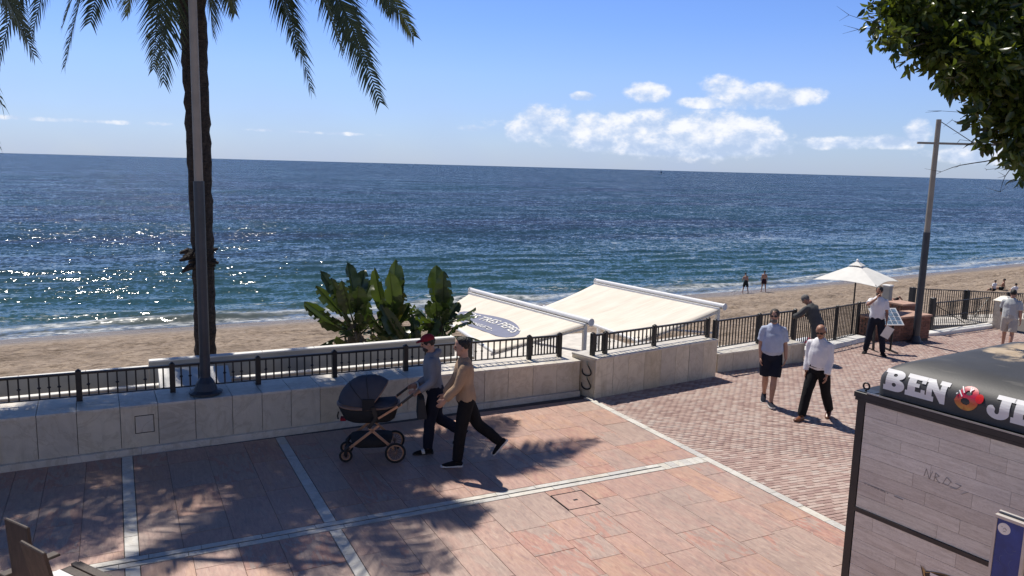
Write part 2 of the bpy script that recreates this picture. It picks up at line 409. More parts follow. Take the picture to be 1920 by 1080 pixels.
ph = .55*np.sin(Xg*.11+1.)+.35*np.sin(Xg*.27)
fade = np.clip((d+1)/6, 0, 1)*np.clip((150-Yg)/60, 0, 1)
Zg += fade*(.10*np.sin(d*1.35+ph*2.0)+.05*np.sin(d*2.6+Xg*.5+ph)+.04*np.sin(d*.8-Xg*.35))
br = np.exp(-((d-3.1+ph*1.2)/.75)**2)*(.26+.10*np.sin(Xg*.33))
br += np.exp(-((d-7.5+ph*1.4)/1.1)**2)*.18*(.6+.4*np.sin(Xg*.21+2))
Zg += br
sea = bpy.data.objects.new('sea', big_mesh('sea', np.stack([Xg, Yg, Zg], -1).reshape(-1, 3), grid_faces(ny, nx), 'sea'))
link(sea); prop(sea, kind='structure')

def mat_sand():
    m, t, b = new_mat('beach sand')
    pos = t.add('ShaderNodeNewGeometry').outputs['Position']; s = t.add('ShaderNodeSeparateXYZ'); t.l.new(pos, s.inputs[0])
    X, Y = s.outputs[0], s.outputs[1]
    sh = t.m('ADD', t.m('ADD', 49.7, t.m('MULTIPLY', t.m('MAXIMUM', 0., t.m('SUBTRACT', X, 44.)), .125)), t.m('MULTIPLY', t.m('MINIMUM', 0., X), .10))
    d = t.m('SUBTRACT', sh, Y)
    n = t.noise(pos, .9, 7, .65); lanes = t.noise(t.vm('MULTIPLY', pos, (.12, 1.6, 1)), .8, 5, .6)
    c = t.ramp(t.m('ADD', t.m('MULTIPLY', n, .55), t.m('MULTIPLY', lanes, .45)), [(.34, (.195, .15, .112)), (.5, (.32, .248, .188)), (.66, (.40, .318, .245))])
    spk = t.mapr(t.noise(t.vm('MULTIPLY', pos, (.8, 1.6, 1)), 3.2, 6, .75), .49, .60)
    c = t.mix(t.m('MULTIPLY', spk, .75), c, (.125, .088, .06))
    wob = t.m('MULTIPLY', t.m('SUBTRACT', t.noise(t.vm('MULTIPLY', pos, (.15, 0, 0)), 1., 3), .5), 2.)
    wet = t.mapr(t.m('ADD', d, wob), 2.8, 1.2)
    c = t.mix(t.m('MULTIPLY', wet, .8), c, (.15, .115, .085))
    weed = t.m('MULTIPLY', t.mapr(t.m('ABSOLUTE', t.m('SUBTRACT', d, 5.4)), 2.2, 0), t.mapr(t.noise(t.vm('MULTIPLY', pos, (.7, 2., 1)), 1.6, 6, .7), .48, .62))
    c = t.mix(t.m('MULTIPLY', weed, .7), c, (.10, .068, .045))
    t.l.new(c, b.inputs['Base Color']); t.l.new(t.mapr(wet, 0, 1, .95, .35), b.inputs['Roughness'])
    h = t.m('ADD', t.m('MULTIPLY', t.noise(t.vm('MULTIPLY', pos, (.8, 1.3, 1)), 2.2, 6, .7), 1.), t.m('MULTIPLY', t.noise(t.vm('MULTIPLY', pos, (.15, 1.5, 1)), 1.6, 3), .5))
    t.l.new(t.bump(h, .30, .9), b.inputs['Normal'])
    return m
M['sand'] = mat_sand()
nx2, ny2 = 640, 190
xs = np.concatenate([np.linspace(-60, 90, 480, endpoint=False), np.geomspace(90, 400, 160)]); ys = np.linspace(0, 1, ny2)
Xs = np.repeat(xs[None], ny2, 0); S0 = shore(Xs); Ys = 13.0+(S0+6-13.0)*ys[:, None]
Zs = SEA-.052*(Ys-S0)
def vnoise(x, y, seed):
    r = np.random.default_rng(seed); g = r.random((257, 257)); xi = np.floor(x).astype(int); yi = np.floor(y).astype(int)
    fx = x-xi; fy = y-yi; fx = fx*fx*(3-2*fx); fy = fy*fy*(3-2*fy); xi &= 255; yi &= 255
    return (g[yi, xi]*(1-fx)+g[yi, xi+1]*fx)*(1-fy)+(g[yi+1, xi]*(1-fx)+g[yi+1, xi+1]*fx)*fy-.5
dry = np.clip((S0-Ys-1.5)/3, 0, 1)
Zs += dry*(.16*vnoise(Xs*1.1, Ys*1.9, 1)+.15*vnoise(Xs*2.6, Ys*3.4, 2)+.16*vnoise(Xs*.2, Ys*.9, 3))
beach = bpy.data.objects.new('beach', big_mesh('beach', np.stack([Xs, Ys, Zs], -1).reshape(-1, 3), grid_faces(ny2, nx2), 'sand'))
link(beach); prop(beach, kind='structure')
def sandz(x, y): return float(SEA-.052*(y-shore(x)))

# distant sailing boat
bt = empty('sailboat', tuple(at(1239, 327, 2050)), 1.9, 'tiny sailing boat with bare mast on the horizon', 'boat'); bt.location.z = SEA-.1
h = MB(); h.prism([(-4, -1.3, 0), (3, -1.2, 0), (5.5, 0, 0), (3, 1.2, 0), (-4, 1.3, 0)], [(-4.3, -1.5, 1.1), (3, -1.5, 1.2), (6.2, 0, 1.4), (3, 1.5, 1.2), (-4.3, 1.5, 1.1)])
h.build('hull', 'white_paint', bt); MB().tube([(0.6, 0, 1), (.6, 0, 12.5)], .22, 8).build('mast', 'slate_paint', bt)
MB().prism([(.2, -.06, 2.4), (-3.6, -.06, 2.4), (.35, -.06, 10)], [(.2, .06, 2.4), (-3.6, .06, 2.4), (.35, .06, 10)]).build('sail', 'slate_paint', bt)

# ------------------------------------------------------------------ promenade
pz = MB(); pz.prism([(-14, -6, -.4), (7.5, -6, -.4), (7.5, 4.29, -.4), (-14, 4.29, -.4)], [(-14, -6, -.004), (7.5, -6, -.004), (7.5, 4.29, -.004), (-14, 4.29, -.004)]); pz.build('plaza', 'paving', kind='structure')
M['render_wall'] = mat('pale rendered wall', (.70, .66, .58), .85, .1, 3, .004, 30)
ut = MB(); ut.prism([(-30, -9, -.4), (34, -9, -.4), (34, -1.4, -.4), (-30, -1.4, -.4)], [(-30, -9, 2.55), (34, -9, 2.55), (34, -1.4, 2.55), (-30, -1.4, 2.55)]); ut.build('upper_terrace', 'render_wall', kind='structure')
bd = MB()   # bed under the stones, following the ramp
prof = [-14, 7.74, 24, 60]
for a, b_ in zip(prof[:-1], prof[1:]):
    za, zb = gz(a)-.012, gz(b_)-.012
    y1a, y1b = (12.75, 12.75) if a < 7 else ((12.75, 17.1) if a < 20 else (17.1, 17.6))
    bd.prism([(a, -6, za-6.5), (b_, -6, zb-6.5), (b_, y1b, zb-6.5), (a, y1a, za-6.5)], [(a, -6, za), (b_, -6, zb), (b_, y1b, zb), (a, y1a, za)])
prom = bd.build('promenade', 'mortar', kind='structure')

slab_me = MB().box((-.5, -.5, -.5), (.5, .5, .5)).mesh('paving_slab', 'paving')
def bevel_slab(w, l, h, b=.006):
    return MB().box((-w/2, -l/2, -h), (w/2, l/2, 0), b).mesh('paving_slab', 'paving')
slab_cache = {}
def slab(x0, x1, y0, y1, name='paving_slab', m='paving', h=.03, gap=.004, z=0., parent=prom, **kw):
    w, l = round(x1-x0-gap, 3), round(y1-y0-gap, 3); k = (w, l, m, h)
    if k not in slab_cache: slab_cache[k] = MB().box((-w/2, -l/2, -h), (w/2, l/2, 0), .002).mesh(name, m)
    return inst(slab_cache[k], name, parent, ((x0+x1)/2, (y0+y1)/2, z+random.uniform(-.0015, .0015)), **kw)
HATCH = (4.87, 5.35, 7.92, 8.39)
xedges = {(-14, -.07): None}
def columns(a, b):
    n = max(1, round((b-a)/.46)); ws = np.array([random.uniform(.8, 1.25) for _ in range(n)]); ws = ws/ws.sum()*(b-a)
    return np.concatenate([[a], a+np.cumsum(ws)])
nslab = 0
for (xa, xb) in ((-2.62, -.075), (.075, 2.035), (2.185, 7.60)):
    for (ya, yb) in ((8.77, 11.93), (4.3, 8.535)):
        if ya < 8 and xa < 0: ya = 6.3
        E_ = columns(xa, xb)
        for c0, c1 in zip(E_[:-1], E_[1:]):
            y = ya if random.random() < .3 else ya+random.uniform(.15, .6)-.0
            cuts = [ya] + ([y] if y > ya+.12 else [])
            while cuts[-1] < yb-.2:
                n = cuts[-1]+random.choice([.5, .62, .75, .9, 1.05])
                cuts.append(min(n, yb) if yb-n > .22 else yb)
            for q0, q1 in zip(cuts[:-1], cuts[1:]):
                if c0 < HATCH[1]-.05 and c1 > HATCH[0]+.05 and q0 < HATCH[3]-.02 and q1 > HATCH[2]+.02:
                    # the slab is cut round the hatch
                    for (u0, u1, v0, v1) in ((c0, min(c1, HATCH[0]), q0, q1), (max(c0, HATCH[1]), c1, q0, q1),
                                             (max(c0, HATCH[0]), min(c1, HATCH[1]), HATCH[3], q1), (max(c0, HATCH[0]), min(c1, HATCH[1]), q0, HATCH[2])):
                        if u1-u0 > .02 and v1-v0 > .02: slab(u0, u1, v0, v1); nslab += 1
                else: slab(c0, c1, q0, q1); nslab += 1
# floor hatch of the same stone in a steel frame
ht = empty('floor_hatch', (5.11, 8.155, 0), 0, 'square pink stone inspection cover with small dark lifting slot in the paving', 'hatch')
w = .47
MB().box((-w/2+.012, -w/2+.012, -.03), (w/2-.012, w/2-.012, .001), .004).build('cover', 'paving', ht)
f = MB()
for a in (0, 1, 2, 3):
    f.box((-w/2, -w/2, -.03), (w/2, -w/2+.008, .004), 0, Matrix.Rotation(a*math.pi/2, 4, 'Z'))
f.build('frame', 'iron', ht); MB().box((-.03, -.015, .0), (.03, .015, .004)).build('lifting_slot', 'iron', ht)
# white marble dividing strips
def strip_run(a, b, x, wd, along='y', seg=.5):
    p = a
    while p < b-.02:
        q = min(p+seg*random.uniform(.8, 1.15), b)
        if b-q < .15: q = b
        if along == 'y': slab(x-wd/2, x+wd/2, p, q, 'marble_strip', 'strip', .03, .005, .002)
        else: slab(p, q, x-wd/2, x+wd/2, 'marble_strip', 'strip', .03, .005, .002)
        p = q
for x in (0., 2.11): strip_run(4.4 if x > 1 else 6.3, 8.535, x, .14); strip_run(8.77, 11.93, x, .14)
strip_run(3.0, 12.0, 7.67, .13)
for y in (8.593, 8.712):
    strip_run(-2.6, 6.85, y, .098, 'x', .6)
for k in range(6): slab(6.85+k*.125, 6.85+(k+1)*.125, 8.538, 8.765, 'marble_strip', 'strip', .03, .005, .002)
# drain channel between the double strips
MB().box((-2.6, 8.640, -.011), (6.84, 8.665, -.006)).build('drain_channel', 'iron', prom)

# rose pavers on the ramp: nearest ones single, rest one mass
bl, bw, bh = .15, .075, .04
single = []; mass_v = []; mass_f = []
def visible(x, y, z):
    v = np.array([x, y, z])-CC; w_ = v@CF
    return 960+FPX*(v@CR)/w_, 540-FPX*(v@CU)/w_, w_
rows = []
j = 0; y = 3.6
while y < 16.9:
    off = .075*(j % 2)
    if off: rows.append((7.745, 7.82, y))
    x = 7.745+off
    while x < 27:
        rows.append((x, x+bl, y)); x += bl
    j += 1; y += bw
def okb(x0, x1, y):
    xm = (x0+x1)/2
    front = 12.2+(xm-7.74)*.27
    return y+bw < front+.3
cand = []
for (x0, x1, y) in rows:
    if not okb(x0, x1, y): continue
    px, py, w_ = visible((x0+x1)/2, y+.05, gz((x0+x1)/2))
    cand.append((x0, x1, y, px, py, w_))
vis = sorted([c for c in cand if 0 < c[3] < 1595 and 0 < c[4] < 1080], key=lambda c: c[5])
chosen = set(id(c) for c in vis[:300])
pav_me = {}
ang = math.atan(-SLOPE)
for c in cand:
    x0, x1, y = c[:3]; xm = (x0+x1)/2; L = round(x1-x0, 3)
    if c[3] > 2100 or c[4] > 1400: continue
    dz = random.uniform(-.003, .002)
    if id(c) in chosen:
        if L not in pav_me: pav_me[L] = MB().box((-L/2+.0025, -bw/2+.0045, -bh), (L/2-.0025, bw/2-.0045, 0), .003).mesh('paver', 'brick')
        inst(pav_me[L], 'paver', prom, (xm, y+bw/2, gz(xm)+dz), (0, ang, random.uniform(-.012, .012)))
    else:
        o = len(mass_v); za, zb = gz(x0)+dz, gz(x1)+dz; a, b_, y0, y1 = x0+.0025, x1-.0025, y+.0045, y+bw-.0045; i = .003
        mass_v += [(a, y0, za-.03), (b_, y0, zb-.03), (b_, y1, zb-.03), (a, y1, za-.03), (a+i, y0+i, za), (b_-i, y0+i, zb), (b_-i, y1-i, zb), (a+i, y1-i, za)]
        mass_f += [(o+4, o+5, o+6, o+7), (o, o+1, o+5, o+4), (o+1, o+2, o+6, o+5), (o+2, o+3, o+7, o+6), (o+3, o, o+4, o+7)]
pm = bpy.data.objects.new('paver_field', big_mesh('paver_field', mass_v, mass_f, 'brick_mass', False)); link(pm, prom); prop(pm, kind='stuff')

# ------------------------------------------------------------------ walls
def seat_wall(name, label, A, B, zbA, zbB, ztA, ztB, th, nslabs, skip_back=False, plinth=True):
    """low wall from A to B (front face), local x along it"""
    A = Vector((*A, 0)); B = Vector((*B, 0)); L = (B-A).length; rz = math.atan2(B.y-A.y, B.x-A.x)
    root = empty(name, (A.x, A.y, 0), rz, label, 'wall')
    def zt(x): return ztA+(ztB-ztA)*x/L
    def zb(x): return zbA+(zbB-zbA)*x/L
    core = MB(); core.prism([(.02, .02, zb(0)-.3), (L-.02, .02, zb(L)-.3), (L-.02, th-.01, zb(L)-.3), (.02, th-.01, zb(0)-.3)],
                            [(.02, .02, zt(0)-.035), (L-.02, .02, zt(L)-.035), (L-.02, th-.01, zt(L)-.035), (.02, th-.01, zt(0)-.035)])
    core.build('core', 'mortar', root)
    ws = np.array([random.uniform(.88, 1.12) for _ in range(nslabs)]); E_ = np.concatenate([[0], np.cumsum(ws/ws.sum()*L)])
    for i, (a, b_) in enumerate(zip(E_[:-1], E_[1:])):
        g_ = .004; d0 = random.uniform(-.005, .003); a2, b2 = a+g_, b_-g_; p = .10 if plinth else 0.
        MB().prism([(a2, d0, zb(a2)+p-(.2 if not plinth else 0)), (b2, d0, zb(b2)+p-(.2 if not plinth else 0)), (b2, .025, zb(b2)+p-(.2 if not plinth else 0)), (a2, .025, zb(a2)+p-(.2 if not plinth else 0))],
                   [(a2, d0, zt(a2)-.034), (b2, d0, zt(b2)-.034), (b2, .025, zt(b2)-.034), (a2, .025, zt(a2)-.034)]).build('facing_slab', 'wall_slab', root)
        MB().prism([(a2, -.022, zt(a2)-.032), (b2, -.022, zt(b2)-.032), (b2, th, zt(b2)-.032), (a2, th, zt(a2)-.032)],
                   [(a2, -.022, zt(a2)), (b2, -.022, zt(b2)), (b2, th, zt(b2)), (a2, th, zt(a2))]).build('coping_slab', 'coping', root)
    for xx, s in ((0, -1), (L, 1)):
        x0, x1 = (-.004, .018) if s < 0 else (L-.018, L+.004)
        MB().prism([(x0, .03, zb(xx)-.02), (x1, .03, zb(xx)-.02), (x1, th-.02, zb(xx)-.02), (x0, th-.02, zb(xx)-.02)],
                   [(x0, .03, zt(xx)-.034), (x1, .03, zt(xx)-.034), (x1, th-.02, zt(xx)-.034), (x0, th-.02, zt(xx)-.034)]).build('end_slab', 'wall_slab', root)
    if plinth:
        n = max(1, int(L/.9)); 
        for i in range(n):
            a2, b2 = L*i/n+.002, L*(i+1)/n-.002
            MB().prism([(a2, -.045, zb(a2)-.05), (b2, -.045, zb(b2)-.05), (b2, .02, zb(b2)-.05), (a2, .02, zb(a2)-.05)],
                       [(a2, -.04, zb(a2)+.09), (b2, -.04, zb(b2)+.09), (b2, .02, zb(b2)+.10), (a2, .02, zb(a2)+.10)]).build('plinth_stone', 'coping', root)
    return root, zt, rz
wall1, _, _ = seat_wall('seat_wall', 'long cream marble wall under the lamp post with the dappled palm shade', (-2.6, 11.93), (7.62, 12.19), 0, 0, .735, .665, .78, 21)
pan = empty('access_panel', (.245, 11.93+.073-.006, .43), .0254, 'small square cover set flush in the marble wall face below the lamp', 'panel')
MB().box((-.115, -.006, -.12), (.115, .006, .12)).build('door', 'wall_slab', pan)
fr = MB(); fr.box((-.125, -.004, -.13), (-.118, .01, .13)); fr.box((.118, -.004, -.13), (.125, .01, .13)); fr.box((-.118, -.004, .123), (.118, .01, .13)); fr.box((-.118, -.004, -.13), (.118, .01, -.123))
fr.build('frame', 'iron', pan)
wall2, zt2, rz2 = seat_wall('seat_wall', 'middle cream wall whose railing climbs, right of the gap with hoops', (7.77, 11.89), (11.55, 12.92), 0, -.215, .755, .62, .62, 8, plinth=False)
wall3, zt3, rz3 = seat_wall('seat_wall', 'lowest and shortest cream wall behind the man in navy shorts', (11.86, 13.22), (15.14, 13.80), -.24, -.42, .20, .075, .60, 6, plinth=False)

def railing(name, label, posts, h, group=None, nbal=9, post_w=.075, tops=None, bal_w=.021, collar=True, lift=.07, low=None):
    """posts: base points; iron railing, every baluster its own part"""
    root = empty(name, posts[0], 0, label, 'railing', group); o = Vector(posts[0])
    hs = h if isinstance(h, (list, tuple)) else [h]*len(posts)
    pm_ = MB().box((-.5, -.5, 0), (.5, .5, 1)).mesh('post', 'iron'); 
    bm0 = MB().box((-.5, -.5, 0), (.5, .5, 1)).mesh('baluster', 'iron')
    cb = MB().box((-.5, -.5, 0), (.5, .5, 1)); cb.sphere((0, 0, .5), (1.25, 1.25, .055), 8, 5); bm1 = cb.mesh('baluster', 'iron')
    for i, p in enumerate(posts):
        q = Vector(p)-o; rz = 0
        k = min(i, len(posts)-2); dv = Vector(posts[k+1])-Vector(posts[k]); rz = math.atan2(dv.y, dv.x)
        inst(pm_, 'post', root, q, (0, 0, rz), (post_w, post_w, hs[i]+.02))
        cp = MB().prism([(-.04, -.04, hs[i]+.02), (.034, -.034, hs[i]+.02), (.034, .034, hs[i]+.02), (-.034, .034, hs[i]+.02)],
                        [(-.012, -.012, hs[i]+.045), (.012, -.012, hs[i]+.045), (.012, .012, hs[i]+.045), (-.012, .012, hs[i]+.045)]).build('post_cap', 'iron', root)
        cp.location = q; cp.rotation_euler = (0, 0, rz)
    for i in range(len(posts)-1):
        a = Vector(posts[i])-o; b_ = Vector(posts[i+1])-o; dv = (b_-a); e = dv.normalized()*post_w*.52
        rz = math.atan2(dv.y, dv.x)
        up = Vector((0, 0, 1)); ha, hb = hs[i], hs[i+1]
        MB().bar(a+e+up*(ha-.016), b_-e+up*(hb-.016), .05, .032).build('top_rail', 'iron', root)
        MB().bar(a+e+up*lift, b_-e+up*lift, .03, .016).build('bottom_rail', 'iron', root)
        n = max(3, round(dv.length/.122)-1) if nbal is None else nbal
        for k in range(1, n+1):
            t = k/(n+1); p = a+dv*t; hh = ha+(hb-ha)*t
            me = bm1 if (collar and (i+k) % 4 in (1, 3) and i % 2 == 1 or collar and k % 3 == 1) else bm0
            inst(me, 'baluster', root, p+up*(lift+.008), (0, 0, rz), (bal_w, bal_w, hh-lift-.040))
    return root
RY = lambda x: 12.51+.012*x
zw1 = lambda x: .735-.007*(x+2.6)
railing('railing', 'black iron railing along the long wall behind the two walkers', [(x, RY(x), zw1(x)) for x in (-3.02, -1.79, -.57, .66, 1.90, 3.11, 4.34, 5.54, 6.75, 7.40)], .42, 'black iron railings')
r2a = Vector((8.09, 12.215, .735)); r2b = Vector((11.45, 13.15, .625))
pts2 = [(7.86, 12.16, .745)] + [tuple(r2a.lerp(r2b, t)) for t in (0.03, .46, 1.)]
railing('railing', 'short iron railing stepping up along the middle cream wall', pts2, [.40, .40, .40, .40], 'black iron railings', nbal=None)
r3 = [Vector((11.95, 13.49, .195)), Vector((13.75, 13.98, .125)), Vector((15.25, 14.30, .06))]
railing('railing', 'taller iron railing on the lowest wall, behind the man in navy shorts', [tuple(p) for p in r3], [.70, .71, .74], 'black iron railings', nbal=None, collar=False)
r4 = [Vector((15.75, 14.75, gz(15.75))), Vector((18.3, 15.62, gz(18.3))), Vector((19.95, 16.25, gz(19.95))), Vector((21.3, 16.62, gz(21.3)))]
railing('railing', 'chest-high iron railing the grey jacketed man leans on', [tuple(p) for p in r4], [1.05, 1.08, 1.08, 1.1], 'black iron railings', nbal=None, collar=False, lift=.12)
# rough white kerb under that railing
kb = MB()
for i in range(9):
    t0, t1 = i/9, (i+1)/9; a = r4[0].lerp(r4[2], t0+.004); b_ = r4[0].lerp(r4[2], t1-.004); nrm = Vector((.35, -.94, 0))
    hh = .10+.03*random.random()
    kb.prism([a-nrm*.12, a+nrm*.42, b_+nrm*.42, b_-nrm*.12], [a-nrm*.1+Vector((0, 0, hh)), a+nrm*.36+Vector((0, 0, hh)), b_+nrm*.38+Vector((0, 0, hh)), b_-nrm*.1+Vector((0, 0, hh))])
kb.build('kerb', 'white_paint', label='rough whitewashed stone kerb at the foot of the chest-high railing', cat='kerb')
# hoops in the gap between the first two walls
hr = empty('hose_loops', (7.70, 12.2, .02), 0, 'two black hose loops hanging in the gap between the walls', 'hose')
for z in (.50, .24):
    MB().tube([(.03*math.sin(a*2), .13*math.cos(a)-.12, z+.125*math.sin(a)) for a in np.linspace(0, 2*math.pi, 22)], .013, 6).build('loop', 'rubber', hr, True)

# ------------------------------------------------------------------ terrace behind the wall: floor, parapets, ropes
M['terrace'] = mat('terrace sandstone', (.46, .37, .26), .85, .16, 3, .004, 30)
M['parapet'] = mat('parapet paint', (.40, .38, .34), .7, .10, 2, .002, 30)
M['rope'] = mat('rope', (.11, .075, .045), .9, .2, 60, .004, 200)
tr = MB(); tr.prism([(-12, 12.76, -6), (7.15, 12.76, -6), (7.15, 15.5, -6), (-12, 15.5, -6)], [(-12, 12.76, -.10), (7.15, 12.76, -.10), (7.15, 15.5, -.10), (-12, 15.5, -.10)])
tr.build('terrace', 'terrace', kind='structure')
def block_wall(name, label, x0, x1, y0, y1, zb, zt, n, cap=.05, over=.04):
    root = empty(name, (x0, y0, zb), 0, label, 'wall'); L = x1-x0; h_ = zt-zb
    MB().box((0, 0, 0), (L, y1-y0, h_-cap)).build('body', 'parapet', root)
    for i in range(n):
        MB().box((L*i/n+.002, -over, h_-cap), (L*(i+1)/n-.002, y1-y0+over, h_), .008).build('capstone', 'white_paint', root)
    return root
block_wall('parapet', 'white parapet at far left with a flat cap, sand behind it', -8.6, .42, 15.2, 15.32, -2.4, .475, 9, .03, .015)
block_wall('parapet', 'higher white parapet in front of the broad-leaved plants and palm trunk', .425, 6.35, 15.2, 15.32, -2.4, .585, 6, .03, .015)
block_wall('low_wall', 'low grey wall with ropes before it, behind the railing', -8.0, 6.6, 14.75, 14.87, -.1, .25, 12, .025, .01)
# pale sloping block of steps next to the lamp
sb = empty('stair_block', (.55, 13.55, -.1), 0, 'pale wedge-shaped stair block seen through the railing by the lamp', 'steps')
MB().prism([(0, 0, 0), (1.15, 0, 0), (1.15, 1.1, 0), (0, 1.1, 0)], [(0, 0, .22), (1.15, 0, .18), (1.15, 1.1, .62), (0, 1.1, .66)]).build('slab', 'white_paint', sb)
MB().box((.02, -.28, 0), (1.13, -.003, .12), .01).build('step', 'white_paint', sb)
# rope fence
rp = empty('rope_fence', (-4.2, 14.1, -.1), 0, 'brown rope sagging between little posts behind the railing', 'rope fence')
pp = [-4.2+i*.92 for i in range(12)]
post_me = MB().tube([(0, 0, 0), (0, 0, .30)], .03, 8).sphere((0, 0, .315), .045, 8, 5).mesh('post', 'iron', True)
for i, x in enumerate(pp):
    if .3 < x < 1.9: continue
    inst(post_me, 'post', rp, (x+4.2, 0, 0))
    if i+1 < len(pp) and not (.3 < pp[i+1] < 1.9):
        MB().tube([(x+4.2+t*.92, 0, .29-.5*t*(1-t)) for t in np.linspace(0, 1, 9)], .016, 6).build('rope', 'rope', rp, True)
M['net'] = mat('grey net', (.16, .145, .125), .9, .25, 20)
for x0, x1, lb in ((-1.55, -.85, 'grey folded net slung on the rope, left one by the railing'), (-.75, -.05, 'grey folded net slung on the rope, right one by the stair block'), (2.35, 3.0, 'grey net bundle on the rope right of the lamp post')):
    nb = MB()
    for k in range(3):
        nb.tube([(x0+(x1-x0)*t, 14.02+.04*k, .17-.05*k-.42*t*(1-t)+.01*math.sin(9*t+k)) for t in np.linspace(0, 1, 9)], .035, 7)
    nb.build('net_bundle', 'net', None, True, label=lb, cat='net', group='nets on the rope')

# restaurant terrace under the awnings
M['deck'] = mat('pale deck', (.60, .56, .50), .8, .15, 3, .003, 30)
dk = MB(); dk.prism([(7.16, 13.4, -6), (27, 19., -6), (27, 21, -6), (17.5, 21, -6), (17, 26.5, -6), (7.16, 26.5, -6)], [(7.16, 13.4, -2.35), (27, 19., -2.35), (27, 21, -2.35), (17.5, 21, -2.35), (17, 26.5, -2.35), (7.16, 26.5, -2.35)])
dk.build('restaurant_deck', 'deck', kind='structure')
M['awning'] = None
def mat_awning():
    m, t, b = new_mat('cream awning cloth')
    pos = t.add('ShaderNodeTexCoord').outputs['Object']
    n = t.noise(t.vm('MULTIPLY', pos, (.5, 2.2, 1)), 2.2, 4); br_ = t.noise(pos, 1.2, 5)
    c = t.ramp(t.m('ADD', t.m('MULTIPLY', n, .5), t.m('MULTIPLY', br_, .5)), [(.3, (.72, .655, .56)), (.7, (.83, .775, .69))])
    t.l.new(c, b.inputs['Base Color']); b.inputs['Roughness'].default_value = .85; b.inputs['Specular IOR Level'].default_value = .15
    tr_ = t.add('ShaderNodeBsdfTranslucent'); t.l.new(c, tr_.inputs[0]); mx = t.add('ShaderNodeMixShader'); mx.inputs[0].default_value = .12
    bmp = t.bump(t.noise(t.vm('MULTIPLY', pos, (.35, 3.0, 1)), 1.6, 3), .05, .6)
    t.l.new(bmp, b.inputs['Normal'])
    t.l.new(b.outputs[0], mx.inputs[1]); t.l.new(tr_.outputs[0], mx.inputs[2]); t.l.new(mx.outputs[0], t.n['Material Output'].inputs[0])
    return m
M['awning'] = mat_awning()
M['sign_blue'] = mat('faded blue print', (.165, .18, .265), .8, .06, 3, coord='obj')
def text_mesh(body, size=1., shear=0., extrude=.0, offset=0., spacing=1., align='LEFT'):
    cu = bpy.data.curves.new('txt', 'FONT'); cu.body = body; cu.size = size; cu.shear = shear; cu.extrude = extrude; cu.offset = offset
    cu.space_character = spacing; cu.align_x = align; cu.resolution_u = 3
    o = bpy.data.objects.new('txt', cu); COL.objects.link(o)
    dg = bpy.context.evaluated_depsgraph_get(); dg.update()
    me = bpy.data.meshes.new_from_object(o.evaluated_get(dg)); bpy.data.objects.remove(o); bpy.data.curves.remove(cu)
    return me
